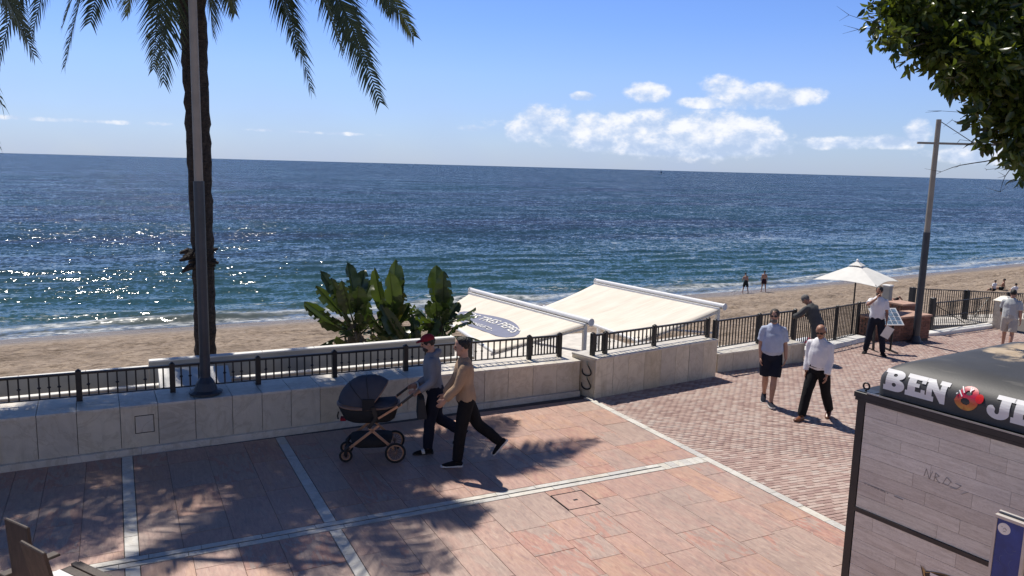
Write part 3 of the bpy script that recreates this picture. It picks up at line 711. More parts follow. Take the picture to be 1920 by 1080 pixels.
def awning(label, top_near, top_far, low_near, low_far, sign):
    top_near, top_far, low_near, low_far = map(Vector, (top_near, top_far, low_near, low_far))
    root = empty('awning', (top_near.x, top_near.y, -2.35), 0, label, 'awning', 'cream awnings on the restaurant deck'); o = Vector(root.location)
    tn, tf, ln, lf = top_near-o, top_far-o, low_near-o, low_far-o
    def S(u, v):          # u: 0 near .. 1 far, v: 0 top .. 1 low
        p = tn.lerp(tf, u).lerp(ln.lerp(lf, u), v)
        p.z -= .035*math.sin(math.pi*v)+.03*math.sin(math.pi*u)*v; return p
    nu, nv = 28, 20; V = []; up = Vector((0, 0, .006))
    for s_ in (1, -1):
        for i in range(nu+1):
            for j in range(nv+1): V.append(S(i/nu, j/nv)+up*s_+Vector((0, 0, .010*math.sin(i/nu*44)*math.sin(math.pi*j/nv))))
    F_ = []; K = (nu+1)*(nv+1)
    for i in range(nu):
        for j in range(nv):
            a = i*(nv+1)+j; F_.append((a, a+nv+1, a+nv+2, a+1)); F_.append((K+a+1, K+a+nv+2, K+a+nv+1, K+a))
    for i in range(nu):
        for j in (0, nv):
            a = i*(nv+1)+j; F_.append((a, K+a, K+a+nv+1, a+nv+1) if j == 0 else (a+nv+1, K+a+nv+1, K+a, a))
    for j in range(nv):
        for i in (0, nu):
            a = i*(nv+1)+j; F_.append((a+1, K+a+1, K+a, a) if i == 0 else (a, K+a, K+a+1, a+1))
    fb = MB().add(V, F_).build('fabric', 'awning', root, True)
    e = (tf-tn).normalized()
    z_ = Vector((0, 0, 1))
    MB().tube([tn-e*.06+z_*.07, tf+e*.06+z_*.07], [(.066, .06)]*2, 14).build('cassette', 'white_metal', root)
    MB().bar(tn+Vector((-.12, 0, -.02)), tf+Vector((-.12, 0, -.02)), .05, .07).build('valance_rail', 'white_metal', root)
    MB().tube([tn-e*.085+z_*.05, tn-e*.062+z_*.05], [(.095, .10)]*2, 16).build('end_cap', 'white_metal', root)
    MB().tube([tf+e*.062+z_*.05, tf+e*.085+z_*.05], [(.095, .10)]*2, 16).build('end_cap', 'white_metal', root)
    MB().tube([ln-e*.03, lf+e*.03], .045, 10).build('front_bar', 'white_metal', root)
    for u in (.03, .97):
        p = tn.lerp(tf, u); q = ln.lerp(lf, u)
        MB().bar((p.x, p.y, 0), (p.x, p.y, p.z-.03), .09).build('post', 'white_metal', root)
        MB().bar((p.x-.05, p.y, p.z-.75), q.lerp(p, .45)-z_*.14, .05).build('brace', 'white_metal', root)
        MB().bar(p-z_*.14, q-z_*.10, .05).build('arm', 'white_metal', root)
    if sign:
        # wavy blue printed name, lying on the lower half of the cloth, read along the slope
        def Sg(s, t): return S(1-s, t)+Vector((0, 0, .016))
        n = 40; V = []; F_ = []
        for i in range(n+1):
            s = i/n; mid = .63+.0*s+.035*math.sin(2*math.pi*s+.6); half = .20*(math.sin(math.pi*min(1, max(0, s)))**.42)+.004
            for k in range(7): V.append(Sg(.17+s*.68, mid+half*(k/3-1)))
        for i in range(n):
            for k in range(6): a = i*7+k; F_.append((a, a+1, a+8, a+7))
        pr = MB().add(V, F_).build('printed_sign', 'sign_blue', fb)
        for body, size, t0, w0, w1 in (('LOS TRES PEPES', .15, .575, .23, .80), ('- CHIRINGUITO -', .085, .735, .30, .66)):
            me = text_mesh(body, 1., .15, 0, .012)
            co = np.array([v.co[:] for v in me.vertices]); x0_, x1_ = co[:, 0].min(), co[:, 0].max()
            for v in me.vertices:
                s = (v.co.x-x0_)/(x1_-x0_); p = Sg(w0+(w1-w0)*s, t0+.035*math.sin(2*math.pi*((w0+(w1-w0)*s-.17)/.68)+.6)+.04-v.co.y*size*1.05)
                v.co = p+Vector((0, 0, .012))
            me.materials.append(M['white_paint']); prop(inst(me, 'lettering', fb), kind='stuff')
    return root
awning('left cream awning with a wavy blue printed name, white bar on top', (10.62, 16.63, .31), (9.76, 22.06, .32), (7.91, 16.56, -.18), (8.25, 21.3, -.14), True)
awning('right plain cream awning with white top bar, nearer the beach umbrella', (15.37, 17.08, .36), (14.54, 22.37, .37), (12.42, 16.97, -.355), (12.26, 21.94, -.25), False)
# tables and chairs glimpsed under the awnings
def dining_table(x, y, lb):
    t_ = empty('table', (x, y, -2.35), random.uniform(-.2, .2), lb, 'table', 'tables under the awnings')
    MB().box((-.45, -.45, .71), (.45, .45, .75), .008).build('tabletop', 'white_metal', t_); 
    for sx in (-1, 1):
        for sy in (-1, 1): MB().bar((sx*.4, sy*.4, 0), (sx*.4, sy*.4, .71), .05).build('leg', 'white_metal', t_)
def dining_chair(x, y, rz, lb):
    t_ = empty('chair', (x, y, -2.35), rz, lb, 'chair', 'dark chairs under the awnings')
    MB().box((-.22, -.22, .43), (.22, .22, .47), .01).build('seat', 'black_plastic', t_)
    MB().box((-.22, -.24, .47), (.22, -.20, .95), .01).build('backrest', 'black_plastic', t_)
    for sx in (-1, 1):
        for sy in (-1, 1): MB().bar((sx*.19, sy*.19, 0), (sx*.19, sy*.19, .43), .035).build('leg', 'black_plastic', t_)
for x, y, lb in ((11.5, 16.6, 'white square table at the near edge between the awnings'), (13.1, 18.0, 'white square table beneath the low side of the right awning'), (16.9, 17.9, 'white square table outside the right awning post')):
    dining_table(x, y, lb); dining_chair(x+.8, y+.1, 1.6, 'dark chair right of the ' + lb); dining_chair(x-.8, y-.05, -1.5, 'dark chair left of the ' + lb)

# ------------------------------------------------------------------ umbrella
um = empty('parasol', (20.80, 17.15, -2.35), .35, 'square off-white parasol on a dark pole beyond the railing', 'parasol')
MB().tube([(0, 0, 0), (0, 0, 3.75)], .025, 8).build('pole', 'iron', um); MB().box((-.35, -.35, 0), (.35, .35, .08), .02).build('base', 'concrete', um)
M['canvas'] = mat('white canvas', (.74, .73, .69), .85, .05, 4, .01, 5, spec=.1)
z0, z1, hw = 3.32, 3.80, .98
V = []; F_ = []; n = 8
cor = [(-hw, -hw), (hw, -hw), (hw, hw), (-hw, hw)]
rim = []
for k in range(4):
    a, b_ = Vector(cor[k]), Vector(cor[(k+1) % 4])
    for i in range(n): q = a.lerp(b_, i/n); sag = math.sin(math.pi*i/n); rim.append((q.x*(1-.06*sag), q.y*(1-.06*sag), z0+.07*sag-.04))
N = len(rim)
for r in (1., .7, .4, .16):
    for p in rim: V.append((p[0]*r, p[1]*r, z1+(p[2]-z1)*(r**1.08)-.0))
for j in range(3):
    for i in range(N): F_.append((j*N+i, j*N+(i+1) % N, (j+1)*N+(i+1) % N, (j+1)*N+i))
Vd = [(a, b_, c-.008) for a, b_, c in V]; F2 = [tuple(i+len(V) for i in reversed(f_)) for f_ in F_]
MB().add(V+Vd, F_+F2).build('canopy', 'canvas', um)
V = [(p[0]*.20, p[1]*.20, z1+.045+(p[2]-z1)*.18) for p in rim] + [(0, 0, z1+.10)]
MB().add(V, [(i, (i+1) % N, N) for i in range(N)]).build('vent_cap', 'canvas', um)
MB().sphere((0, 0, z1+.12), .04).build('finial', 'white_metal', um)
for k in range(4):
    MB().bar((0, 0, z1-.06), (cor[k][0]*.97, cor[k][1]*.97, z0-.03), .02).build('rib', 'iron', um)

# ------------------------------------------------------------------ lamp posts
def lamp(name, label, x, y, z, low_h, top_h, lowr, upr, arm_h, arm_a, arm_b, armdir):
    root = empty(name, (x, y, z), 0, label, 'lamp post', 'lamp posts on the promenade')
    MB().tube([(0, 0, 0), (0, 0, .02), (0, 0, .05), (0, 0, .16), (0, 0, .24)], [.24, .24, .17, .13, lowr], 16).build('base_flange', 'slate_paint', root)
    MB().tube([(0, 0, .0), (0, 0, low_h)], lowr, 16).build('sleeve', 'slate_paint', root, False)
    MB().tube([(0, 0, low_h-.02), (0, 0, top_h)], [upr, upr*.86], 16).build('pole', 'tan_paint', root)
    d_ = Vector(armdir).normalized()
    MB().bar(Vector((0, 0, arm_h))+d_*arm_a, Vector((0, 0, arm_h))+d_*arm_b, .07, .06).build('cross_arm', 'tan_paint', root)
    MB().tube([(d_*.06)+Vector((0, 0, top_h-.06)), d_*(arm_b*.62)+Vector((0, 0, arm_h+.03))], .011, 6).build('stay_cable', 'iron', root)
    hd = MB(); c = d_*(arm_b-.25)+Vector((0, 0, arm_h-.09))
    hd.tube([c+Vector((0, 0, .06)), c, c-Vector((0, 0, .10))], [.07, .17, .15], 14); hd.build('lamp_head', 'slate_paint', root)
    return root
lamp('lamp_post', 'tall lamp post with dark lower sleeve standing on the long wall before the palm', 1.10, 12.27, .73, 3.14, 6.9, .075, .062, 6.45, -.55, 1.75, (-.893, .45, 0))
lamp('lamp_post', 'lamp post with crossbar beside the brick planter at right', 21.45, 15.35, gz(21.45), 3.35, 6.62, .10, .082, 5.94, -.55, 1.75, (.893, -.45, 0))

# ------------------------------------------------------------------ palms
M['bark'] = mat('palm bark', (.036, .028, .024), .95, .45, 9, .05, 16, stretch=(1, 1, 2.2))
def mat_leaf(name, c0, c1, rough=.45, trans=.25, obj_rand=True):
    m, t, b = new_mat(name)
    pos = t.add('ShaderNodeNewGeometry').outputs
    n = t.noise(pos['Position'], 3., 4); n = t.m('ADD', t.m('MULTIPLY', n, .5), t.m('MULTIPLY', pos['Random Per Island'], .5))
    c = t.ramp(n, [(.2, c0), (.8, c1)])
    t.l.new(c, b.inputs['Base Color']); b.inputs['Roughness'].default_value = rough
    tr_ = t.add('ShaderNodeBsdfTranslucent'); t.l.new(t.mix(1., c, (1.2, 1.25, .55), 'MULTIPLY'), tr_.inputs[0]); mx = t.add('ShaderNodeMixShader'); mx.inputs[0].default_value = trans
    t.l.new(b.outputs[0], mx.inputs[1]); t.l.new(tr_.outputs[0], mx.inputs[2]); t.l.new(mx.outputs[0], t.n['Material Output'].inputs[0])
    return m
M['frond'] = mat_leaf('palm leaflets', (.028, .042, .020), (.085, .105, .045), .42, .18)
M['rachis'] = mat('palm rachis', (.16, .15, .07), .6, .2, 5)
def frond_mesh(P0, P1, P2, ll=.48, n=70, seed=0, twist=0.):
    r = random.Random(seed); P0, P1, P2 = map(Vector, (P0, P1, P2)); mb = MB()
    def B(t): return P0*(1-t)**2+P1*2*t*(1-t)+P2*t*t
    def dB(t): return ((P1-P0)*(1-t)+(P2-P1)*t).normalized()
    mb.tube([B(t) for t in np.linspace(0, 1, 14)], np.linspace(.035, .005, 14), 6)
    hz = (P2-P0); hz.z = 0; hz.normalize(); side0 = hz.cross(Vector((0, 0, 1)))
    for i in range(n):
        t = .10+.90*i/(n-1)
        L = ll*(.45+.55*math.sin(math.pi*min(1, (t-.02)*.92+.12))**.7)*(1 if t < .85 else 1-(t-.85)*2.6)
        c = B(t); d_ = dB(t); up = side0.cross(d_)
        if up.z < 0: up = -up
        sv_ = side0*math.cos(twist*t)+up*math.sin(twist*t); up = up*math.cos(twist*t)-side0*math.sin(twist*t)
        for s in (-1, 1):
            fwd = .35+.75*t+r.uniform(-.12, .12); lift = r.uniform(.05, .42)
            v = (sv_*s*1.0+d_*fwd+up*lift).normalized()
            w_ = r.uniform(.022, .033); L2 = L*r.uniform(.85, 1.1); wv = d_*w_
            m_ = c+v*L2*.5-Vector((0, 0, .02*L2)); e = c+v*L2-Vector((0, 0, (.22+.22*r.random())*L2))
            nrm = v.cross(d_).normalized()*.004
            mb.add([c-wv*.6, c+wv*.6, m_+wv, m_-wv, e], [(0, 1, 2, 3), (3, 2, 4)])
    return mb
def palm(label, x, y, zb, zc, tips, nrand, r0, seed, crest=True):
    root = empty('palm_tree', (x, y, zb), 0, label, 'palm tree', 'palms behind the promenade wall'); rr = random.Random(seed)
    H_ = zc-zb; tk = MB(); n = 70; seg = 18; V = []; F_ = []
    for j in range(n+1):
        t = j/n; z = H_*t; ring = (j % 2)
        rad = r0*(1.0+.0*t)*(1.03 if ring else .95)+(.05*max(0, (t-.45)/.55))+(.08*max(0, (t-.86)/.14))
        ox = .06*math.sin(t*3.1); 
        for i in range(seg):
            a = 2*math.pi*i/seg+(.17 if ring else 0); q = rad*(1+.07*rr.uniform(-1, 1))
            V.append((ox+q*math.cos(a), q*math.sin(a), z+rr.uniform(-.03, .03)))
    for j in range(n):
        for i in range(seg): F_.append((j*seg+i, j*seg+(i+1) % seg, (j+1)*seg+(i+1) % seg, (j+1)*seg+i))
    F_.append(tuple(n*seg+i for i in range(seg))); tk.add(V, F_).build('trunk', 'bark', root)
    # frayed ring part way up the trunk (old boot stubs)
    if crest:
        fb_ = MB(); hz_ = 2.30-zb
        for i in range(44):
            a = rr.uniform(0, 6.28); z = hz_+rr.uniform(-.20, .14); q = r0*.95; L = rr.uniform(.06, .19)
            b0 = Vector((q*math.cos(a), q*math.sin(a), z)); e = b0+Vector((L*math.cos(a), L*math.sin(a), rr.uniform(-.12, .08)))
            fb_.tube([b0, e], [.07, .022], 5)
        fb_.build('boot_stubs', 'bark', root)
    stubs = MB()
    for i in range(46):
        a = i*2.4; z = H_-.9+.9*i/46; q = r0*1.1; L = rr.uniform(.15, .32)
        b0 = Vector((q*math.cos(a), q*math.sin(a), z)); stubs.tube([b0, b0+Vector((L*math.cos(a), L*math.sin(a), L*1.1))], [.06, .025], 5)
    stubs.build('leaf_bases', 'bark', root)
    C0 = Vector((0, 0, H_)); k = 0
    for (tx, ty, tz, rise) in tips:
        T_ = Vector((tx-x, ty-y, tz-zb)); hz_ = (T_-C0); hd = Vector((hz_.x, hz_.y, 0)); k += 1
        P1 = C0+hd*.55+Vector((0, 0, rise)); s0 = hd.normalized()*.15
        mb = frond_mesh(C0+s0-Vector((0, 0, rr.uniform(0, .35))), P1, T_, .72, int(80+hd.length*16), seed*100+k, rr.choice((-1, 1))*rr.uniform(.7, 1.2))
        mb.build('frond', 'frond', root)
    for i in range(nrand):
        a = i*2.39996+seed; e = rr.uniform(.0, 1.0); R_ = 3.4+1.2*math.sin(math.pi*e)*rr.uniform(.8, 1.15) if e < .75 else rr.uniform(1.6, 2.6)
        hd = Vector((math.cos(a), math.sin(a), 0)); T_ = C0+hd*R_+Vector((0, 0, -.9+e*3.0)); k += 1
        P1 = C0+hd*R_*.5+Vector((0, 0, 1.1+e*1.5))
        frond_mesh(C0+hd*.12, P1, T_, .66, 84, seed*100+k, rr.uniform(-.8, .8)).build('frond', 'frond', root)
    return root
PX, PY_ = 1.43, 16.3; ZC = 8.75
def ctip(px, py, dd, rise):
    dep = (np.array([PX, PY_, ZC-1.5])-CC)@CF; p = at(px, py, dep+dd); return (p[0], p[1], p[2], rise)
tips = [ctip(775, 66, 1.0, 1.1), ctip(712, 190, -1.2, 1.0), ctip(690, 120, .3, .9), ctip(583, 168, 1.2, .9), ctip(540, 40, -1.6, .8), ctip(306, 152, -1.3, .35), ctip(288, 128, 1.3, .4),
        ctip(400, 66, 1.9, .4), ctip(440, 24, 2.4, .5), ctip(122, 122, .9, 1.3), ctip(-4, 112, -1.1, 1.6), ctip(60, 62, -.4, 1.7), ctip(640, 92, -2., 1.1), ctip(560, 96, .4, 1.0), ctip(735, 20, -1.0, 1.3), ctip(170, 40, -1.6, .9), ctip(345, 60, 2.2, .3), ctip(118, 48, 2.4, .9), ctip(238, 28, 2.6, .7), ctip(66, -30, .4, 1.4), ctip(655, -40, 2.6, 1.2), ctip(820, -60, 0, 1.5)]
palm('palm tree with ringed dark trunk standing behind the lamp post', PX, PY_, -4.2, ZC, tips, 28, .20, 3)
P2X = -3.9
def ctip2(px, py, dd, rise):
    dep = (np.array([P2X, 15.9, 7.])-CC)@CF; p = at(px, py, dep+dd); return (p[0], p[1], p[2], rise)
palm('palm whose trunk is outside the view, frond tips reaching in at far left', P2X, 15.9, -4.2, 8.5, [ctip2(62, 100, .5, 1.0), ctip2(2, 194, -.2, .8), ctip2(-5, 268, -.8, .8), ctip2(50, 66, 1.2, 1.1)], 24, .22, 8)

# ------------------------------------------------------------------ broad-leaved plants (giant bird of paradise)
M['paddle'] = mat_leaf('paddle leaf', (.016, .032, .012), (.060, .085, .026), .32, .22)
M['paddle_lit'] = mat_leaf('lit mid green paddle leaf', (.030, .055, .016), (.095, .130, .034), .28, .30)  # lit variant of the paddle leaf, sunlight put into its lighter green
M['paddle_y'] = mat_leaf('yellowing paddle leaf', (.09, .085, .02), (.17, .15, .035), .4, .3)
M['stem'] = mat('plant stem', (.085, .075, .045), .75, .3, 8, .01, 30)
def paddle(base, tip, width, roll, droop, r, split):
    base = Vector(base); tip = Vector(tip); ax = (tip-base); L = ax.length; d0 = ax.normalized()
    horiz = Vector((math.cos(roll), math.sin(roll), 0)); sd_ = (horiz-d0*horiz.dot(d0)).normalized(); nr = sd_.cross(d0)
    mb = MB(); n = 16; pet = .38
    def c(t): return base+ax*t+nr*(.10*math.sin(math.pi*t)*L*.5)-Vector((0, 0, droop*t**3*L))
    mb.tube([c(t) for t in np.linspace(0, pet+.05, 6)], np.linspace(.028, .014, 6), 6)
    mb.tube([c(t) for t in np.linspace(pet, .99, 8)], np.linspace(.014, .004, 8), 5)
    for s in (-1, 1):
        i = 0
        V = []; F_ = []
        for i in range(n+1):
            u = i/n; t = pet+(1-pet)*u; w_ = width*.5*(math.sin(math.pi*min(1, u*.93+.07))**.62)*(1 if u < .92 else 1-(u-.92)*5)
            w_ = max(w_, .004); cut = (1-.0*u)
            e = c(t)+sd_*s*w_*cut+nr*(w_*.42)+d0*(w_*.25)-Vector((0, 0, .12*w_))+nr*.02*math.sin(u*23+s)
            m_ = c(t)+sd_*s*w_*.5+nr*(w_*.26)+d0*w_*.1
            V += [c(t), m_, e]
        for i in range(n):
            a = i*3
            F_.append((a, a+3, a+4, a+1))
            if not (split and r.random() < .13): F_.append((a+1, a+4, a+5, a+2))
        mb.add(V, F_)
    return mb
def bird_plant(label, x, y, zb, ztop, trunk_r, leaves, seed, nfill, zfill):
    root = empty('broad_leaved_plant', (x, y, zb), 0, label, 'plant', 'giant broad-leaved plants by the parapet'); o = Vector((x, y, zb)); r = random.Random(seed)
    tk = MB(); tk.tube([(0, 0, 0), (.02, 0, (ztop-zb)*.5), (0, 0, ztop-zb)], [trunk_r, trunk_r*.95, trunk_r*.8], 12)
    for i in range(14):
        z = (ztop-zb)*(.55+.45*i/14); a = i*2.5; tk.tube([(trunk_r*.8*math.cos(a), trunk_r*.8*math.sin(a), z-.25), (trunk_r*1.25*math.cos(a), trunk_r*1.25*math.sin(a), z+.1)], [.05, .02], 6)
    tk.build('trunk', 'stem', root)
    for (tx, ty, tz, wd, dr, mm) in leaves:
        T_ = Vector((tx, ty, tz))-o; b0 = Vector((r.uniform(-.08, .08), r.uniform(-.08, .08), ztop-zb-r.uniform(.05, .35)))
        paddle(b0, T_, wd*.96, r.uniform(-.8, .4), dr, r, True).build('leaf', r.choice(('paddle', 'paddle', 'paddle_lit')) if mm == 'paddle' else mm, root, True)
    dry(root, ztop-zb, r)
    for i in range(nfill+7):
        a = i*2.4+seed; e = r.uniform(.15, 1.25); L = r.uniform(.75, 1.3)
        b0 = Vector((r.uniform(-.1, .1), r.uniform(-.1, .1), zfill-zb-r.uniform(.1, .7)))
        T_ = b0+Vector((math.cos(a)*math.cos(e)*L, math.sin(a)*math.cos(e)*L, math.sin(e)*L))
        paddle(b0, T_, r.uniform(.20, .32), a+1.57+r.uniform(-.5, .5), r.uniform(.0, .35), r, True).build('leaf', r.choice(('paddle', 'paddle_lit', 'paddle_lit', 'paddle')), root, True)
def dry(root, zc, r, n=7):
    for i in range(n):
        a = r.uniform(0, 6.28); b0 = Vector((r.uniform(-.1, .1), r.uniform(-.1, .1), zc-r.uniform(0, .5))); L = r.uniform(.5, .9)
        paddle(b0, b0+Vector((math.cos(a)*L*.8, math.sin(a)*L*.8, r.uniform(-.55, .25)*L)), r.uniform(.06, .12), a+1.5, .3, r, True).build('dry_leaf', 'dry_leaf', root, True)
M['dry_leaf'] = mat('dry leaf', (.20, .15, .10), .8, .3, 8)
def lt(px, py, yplane_off, wd, dr=.05, mm='paddle'):
    d_ = pix_ray(px, py); t = (17.2+yplane_off)/d_[1]; p = CC+d_*t; return (p[0], p[1], p[2], wd, dr, mm)
bird_plant('largest broad-leaved plant with brown trunk, left of the group', 4.72, 17.2, -4., .62, .19,
           [lt(570, 556, 0, .36, .08), lt(577, 630, -.3, .36, .35), lt(592, 530, .2, .30), lt(600, 500, .1, .34), lt(620, 515, -.3, .34), lt(651, 484, .1, .40), lt(640, 520, -.4, .38), lt(684, 500, .3, .42), lt(672, 530, -.4, .42), lt(600, 590, -.4, .3, .1), lt(700, 520, .5, .4), lt(618, 560, .5, .36), lt(690, 560, -.4, .34)], 11, 12, .65)
bird_plant('middle broad-leaved plant with a yellowing leaf on its right side', 5.62, 17.35, -4., .45, .15,
           [lt(702, 494, .0, .34), lt(742, 486, .2, .46, 0), lt(730, 500, -.3, .44), lt(752, 500, .3, .42), lt(758, 536, .0, .32, .12, 'paddle_y'), lt(716, 560, -.5, .40, 0), lt(735, 575, .4, .4), lt(690, 585, -.5, .3), lt(768, 560, .2, .3, .1)], 23, 11, .5)
bird_plant('small low broad-leaved plant between the middle and the right ones', 6.05, 16.75, -4., -.25, .10,
           [lt(712, 570, -.5, .38, 0), lt(722, 590, -.4, .3), lt(770, 580, -.2, .28), lt(775, 600, -.4, .26), lt(700, 600, -.5, .26), lt(745, 610, -.5, .3)], 31, 12, .1)
bird_plant('slender broad-leaved plant at right with upright leaves, beside the blue printed awning', 6.78, 17.2, -4., .62, .11,
           [lt(818, 497, .1, .46, 0), lt(832, 508, -.2, .42, 0), lt(808, 520, .3, .4), lt(840, 535, .2, .36), lt(803, 560, .0, .3), lt(862, 560, .1, .26, .1), lt(893, 590, -.1, .34, .3), lt(845, 640, -.5, .26, .2), lt(790, 590, -.4, .3), lt(828, 560, -.4, .36)], 47, 12, .55)

# ------------------------------------------------------------------ overhanging tree at upper right
M['ficus'] = mat_leaf('glossy tree leaf', (.016, .034, .010), (.13, .155, .030), .26, .45)
M['tree_bark'] = mat('tree bark', (.045, .038, .03), .9, .3, 10, .02, 25)
TB = Vector((11.6, 3.6, gz(11.6)))
trt = empty('shade_tree', TB, 0, 'dense dark-leaved tree overhanging the top right corner', 'tree')
MB().tube([(0, 0, 0), (.05, .02, 1.5), (-.1, .15, 3.2), (-.3, .35, 4.6)], [.24, .19, .17, .14], 12, sub=3).build('trunk', 'tree_bark', trt, True)
clumps = []
def clump(px, py, t, r, n): p = at(px+(20 if py > 125 and px < 1880 else 0), py, t); clumps.append((Vector(p)-TB, r, n))
for c_ in [(1692, 8, 9.0, .24, 420), (1712, 42, 8.9, .24, 420), (1750, 20, 9.2, .36, 800), (1742, 76, 8.9, .20, 280), (1785, 92, 8.8, .28, 560), (1772, 132, 8.9, .17, 220), (1825, 50, 9.2, .42, 1050), (1842, 120, 8.7, .32, 720),
           (1882, 150, 9.0, .36, 800), (1832, 172, 8.9, .17, 220), (1868, 200, 9.0, .22, 300), (1910, 95, 9.4, .48, 1200), (1922, 205, 8.8, .26, 420), (1855, 240, 9.0, .13, 90), (1895, 255, 8.9, .16, 140), (1930, 280, 8.8, .16, 150),
           (1885, 15, 9.8, .50, 1300), (1965, 120, 9.2, .62, 1200), (2000, 240, 9.2, .45, 600), (1775, -60, 9.3, .45, 800), (1890, -120, 9.5, .8, 1500), (2050, 0, 9.6, 1.0, 1700), (2200, 100, 9.6, 1.1, 1400), (2120, -250, 9.8, 1.3, 1500), (1914, 328, 8.9, .08, 22), (1832, 265, 9., .08, 24), (1818, 230, 9., .10, 34)]: clump(*c_)
for (px, py) in [(1632, 12), (1646, 40), (1660, 66), (1684, 92), (1708, 106), (1738, 122), (1728, 150), (1752, 160), (1786, 172), (1802, 200), (1796, 228), (1822, 262), (1846, 284), (1880, 300), (1906, 312), (1690, 70), (1770, 100), (1812, 150), (1850, 232)]:
    px += 22 if py > 140 else 0
    clump(px+random.uniform(-8, 8), py+random.uniform(-8, 8), 8.75+random.uniform(-.3, .3), random.uniform(.08, .15), random.randint(24, 52))
V = []; F_ = []
for (c, r, n) in clumps:
    for i in range(int(n*.72)):
        q = Vector(rng.normal(size=3)); q.normalize(); q *= r*(random.random()**.45)*random.uniform(.75, 1.25); p = c+q
        out = (q.normalized()*.8+Vector(rng.normal(size=3))*.6+Vector((0, 0, -.55))).normalized()
        sd_ = out.cross(Vector(rng.normal(size=3))).normalized(); nr = sd_.cross(out)
        L = random.uniform(.095, .155); w_ = L*.22; o = len(V)
        V += [tuple(p), tuple(p+out*L*.28+sd_*w_+nr*w_*.4), tuple(p+out*L*.66+sd_*w_*.85+nr*w_*.3-nr*L*.03), tuple(p+out*L-nr*L*.14), tuple(p+out*L*.66-sd_*w_*.85+nr*w_*.3-nr*L*.03), tuple(p+out*L*.28-sd_*w_+nr*w_*.4), tuple(p+out*L*.3), tuple(p+out*L*.66-nr*L*.04)]
        F_ += [(o, o+1, o+6, o+6), (o+1, o+2, o+7, o+6), (o+2, o+3, o+7, o+7), (o, o+6, o+5, o+5), (o+6, o+7, o+4, o+5), (o+7, o+3, o+4, o+4)]
F_ = [t_ for q in F_ for t_ in (((q[0], q[1], q[2]),) if q[2] == q[3] else ((q[0], q[1], q[2]), (q[0], q[2], q[3])))]
cr_me = big_mesh('crown', V, F_, 'ficus', False); cr_o = bpy.data.objects.new('crown', cr_me); link(cr_o, trt)
lb_ = MB(); fork = Vector((-.3, .35, 4.6))
for (c, r, n) in clumps:
    core_ = Vector(at(2080, 40, 9.9))-TB; m_ = core_.lerp(c, .55)+Vector((.1, .3, .12)); lb_.tube([fork, core_, m_, core_.lerp(c, .93)], [.09, .05, .018, .006], 6, sub=3)
lb_.build('limbs', 'tree_bark', trt, True)
tw = MB(); rr = random.Random(5)
def twig(pix, r0=.008):
    P_ = [Vector(at(*p))-TB for p in pix]; tw.tube(P_, np.linspace(r0, .002, len(P_)), 5, sub=3)
    for p in P_[1:]:
        for k in range(2): tw.tube([p, p+Vector((rr.uniform(-.22, .02), rr.uniform(-.1, .1), rr.uniform(-.08, .08)))], [.003, .001], 4)
twig([(1700, 40, 8.9), (1640, 42, 8.9), (1592, 28, 8.9)], .006); twig([(1700, 45, 8.9), (1650, 52, 8.9), (1610, 55, 8.9)], .005)
twig([(1930, 275, 8.9), (1870, 298, 8.9), (1800, 310, 8.9), (1765, 322, 8.9)], .010); twig([(1900, 240, 8.9), (1840, 215, 8.9), (1765, 208, 8.9)], .006)
twig([(1880, 250, 8.9), (1825, 240, 8.9), (1785, 225, 8.9)], .005); twig([(1940, 270, 8.9), (1910, 300, 8.9), (1885, 330, 8.9), (1875, 360, 8.9)], .008); twig([(1920, 280, 8.9), (1860, 270, 8.9), (1800, 262, 8.9)], .005)
twig([(1930, 300, 8.9), (1900, 312, 8.9), (1850, 318, 8.9)], .005); twig([(1940, 310, 8.9), (1915, 335, 8.9), (1918, 352, 8.9)], .005)
tq = tw.build('twigs', 'tree_bark', trt, True); tq['kind'] = 'stuff'

# ------------------------------------------------------------------ people
def remesh(mb, voxel, smooth=3, fac=.5):
    me = bpy.data.meshes.new('tmp'); me.from_pydata(mb.v, [], mb.f); o = bpy.data.objects.new('tmp', me); COL.objects.link(o)
    md = o.modifiers.new('r', 'REMESH'); md.mode = 'VOXEL'; md.voxel_size = voxel; md.use_smooth_shade = True
    if smooth: sm = o.modifiers.new('s', 'SMOOTH'); sm.factor = fac; sm.iterations = smooth
    dg = bpy.context.evaluated_depsgraph_get(); dg.update()
    out = bpy.data.meshes.new_from_object(o.evaluated_get(dg)); bpy.data.objects.remove(o); bpy.data.meshes.remove(me)
    out.polygons.foreach_set('use_smooth', [True]*len(out.polygons)); return out
def wrinkle(me, amp, sc=9., seed=0., aniso=(1, 1, .55)):
    n = len(me.vertices); co = np.empty(n*3, np.float32); me.vertices.foreach_get('co', co); co = co.reshape(-1, 3)
    no = np.empty(n*3, np.float32); me.vertices.foreach_get('normal', no); no = no.reshape(-1, 3)
    q = co*np.array(aniso)*sc+seed
    a = np.array([mnoise.noise(Vector(p)) for p in q.tolist()]); a = -np.abs(a)+.25
    co += no*(a*amp)[:, None]; me.vertices.foreach_set('co', co.ravel()); me.update()
def part(me, name, m, parent):
    me.name = name; me.materials.clear(); me.materials.append(M[m] if isinstance(m, str) else m); return inst(me, name, parent)
def ik(a, c, l1, l2, pole):
    a, c = Vector(a), Vector(c); d_ = c-a; L = min(d_.length, (l1+l2)*.995); u = d_.normalized(); x = (l1*l1-l2*l2+L*L)/(2*L); hh = math.sqrt(max(0, l1*l1-x*x))
    p = Vector(pole); p = (p-u*p.dot(u)).normalized(); return a+u*x+p*hh, a+u*L
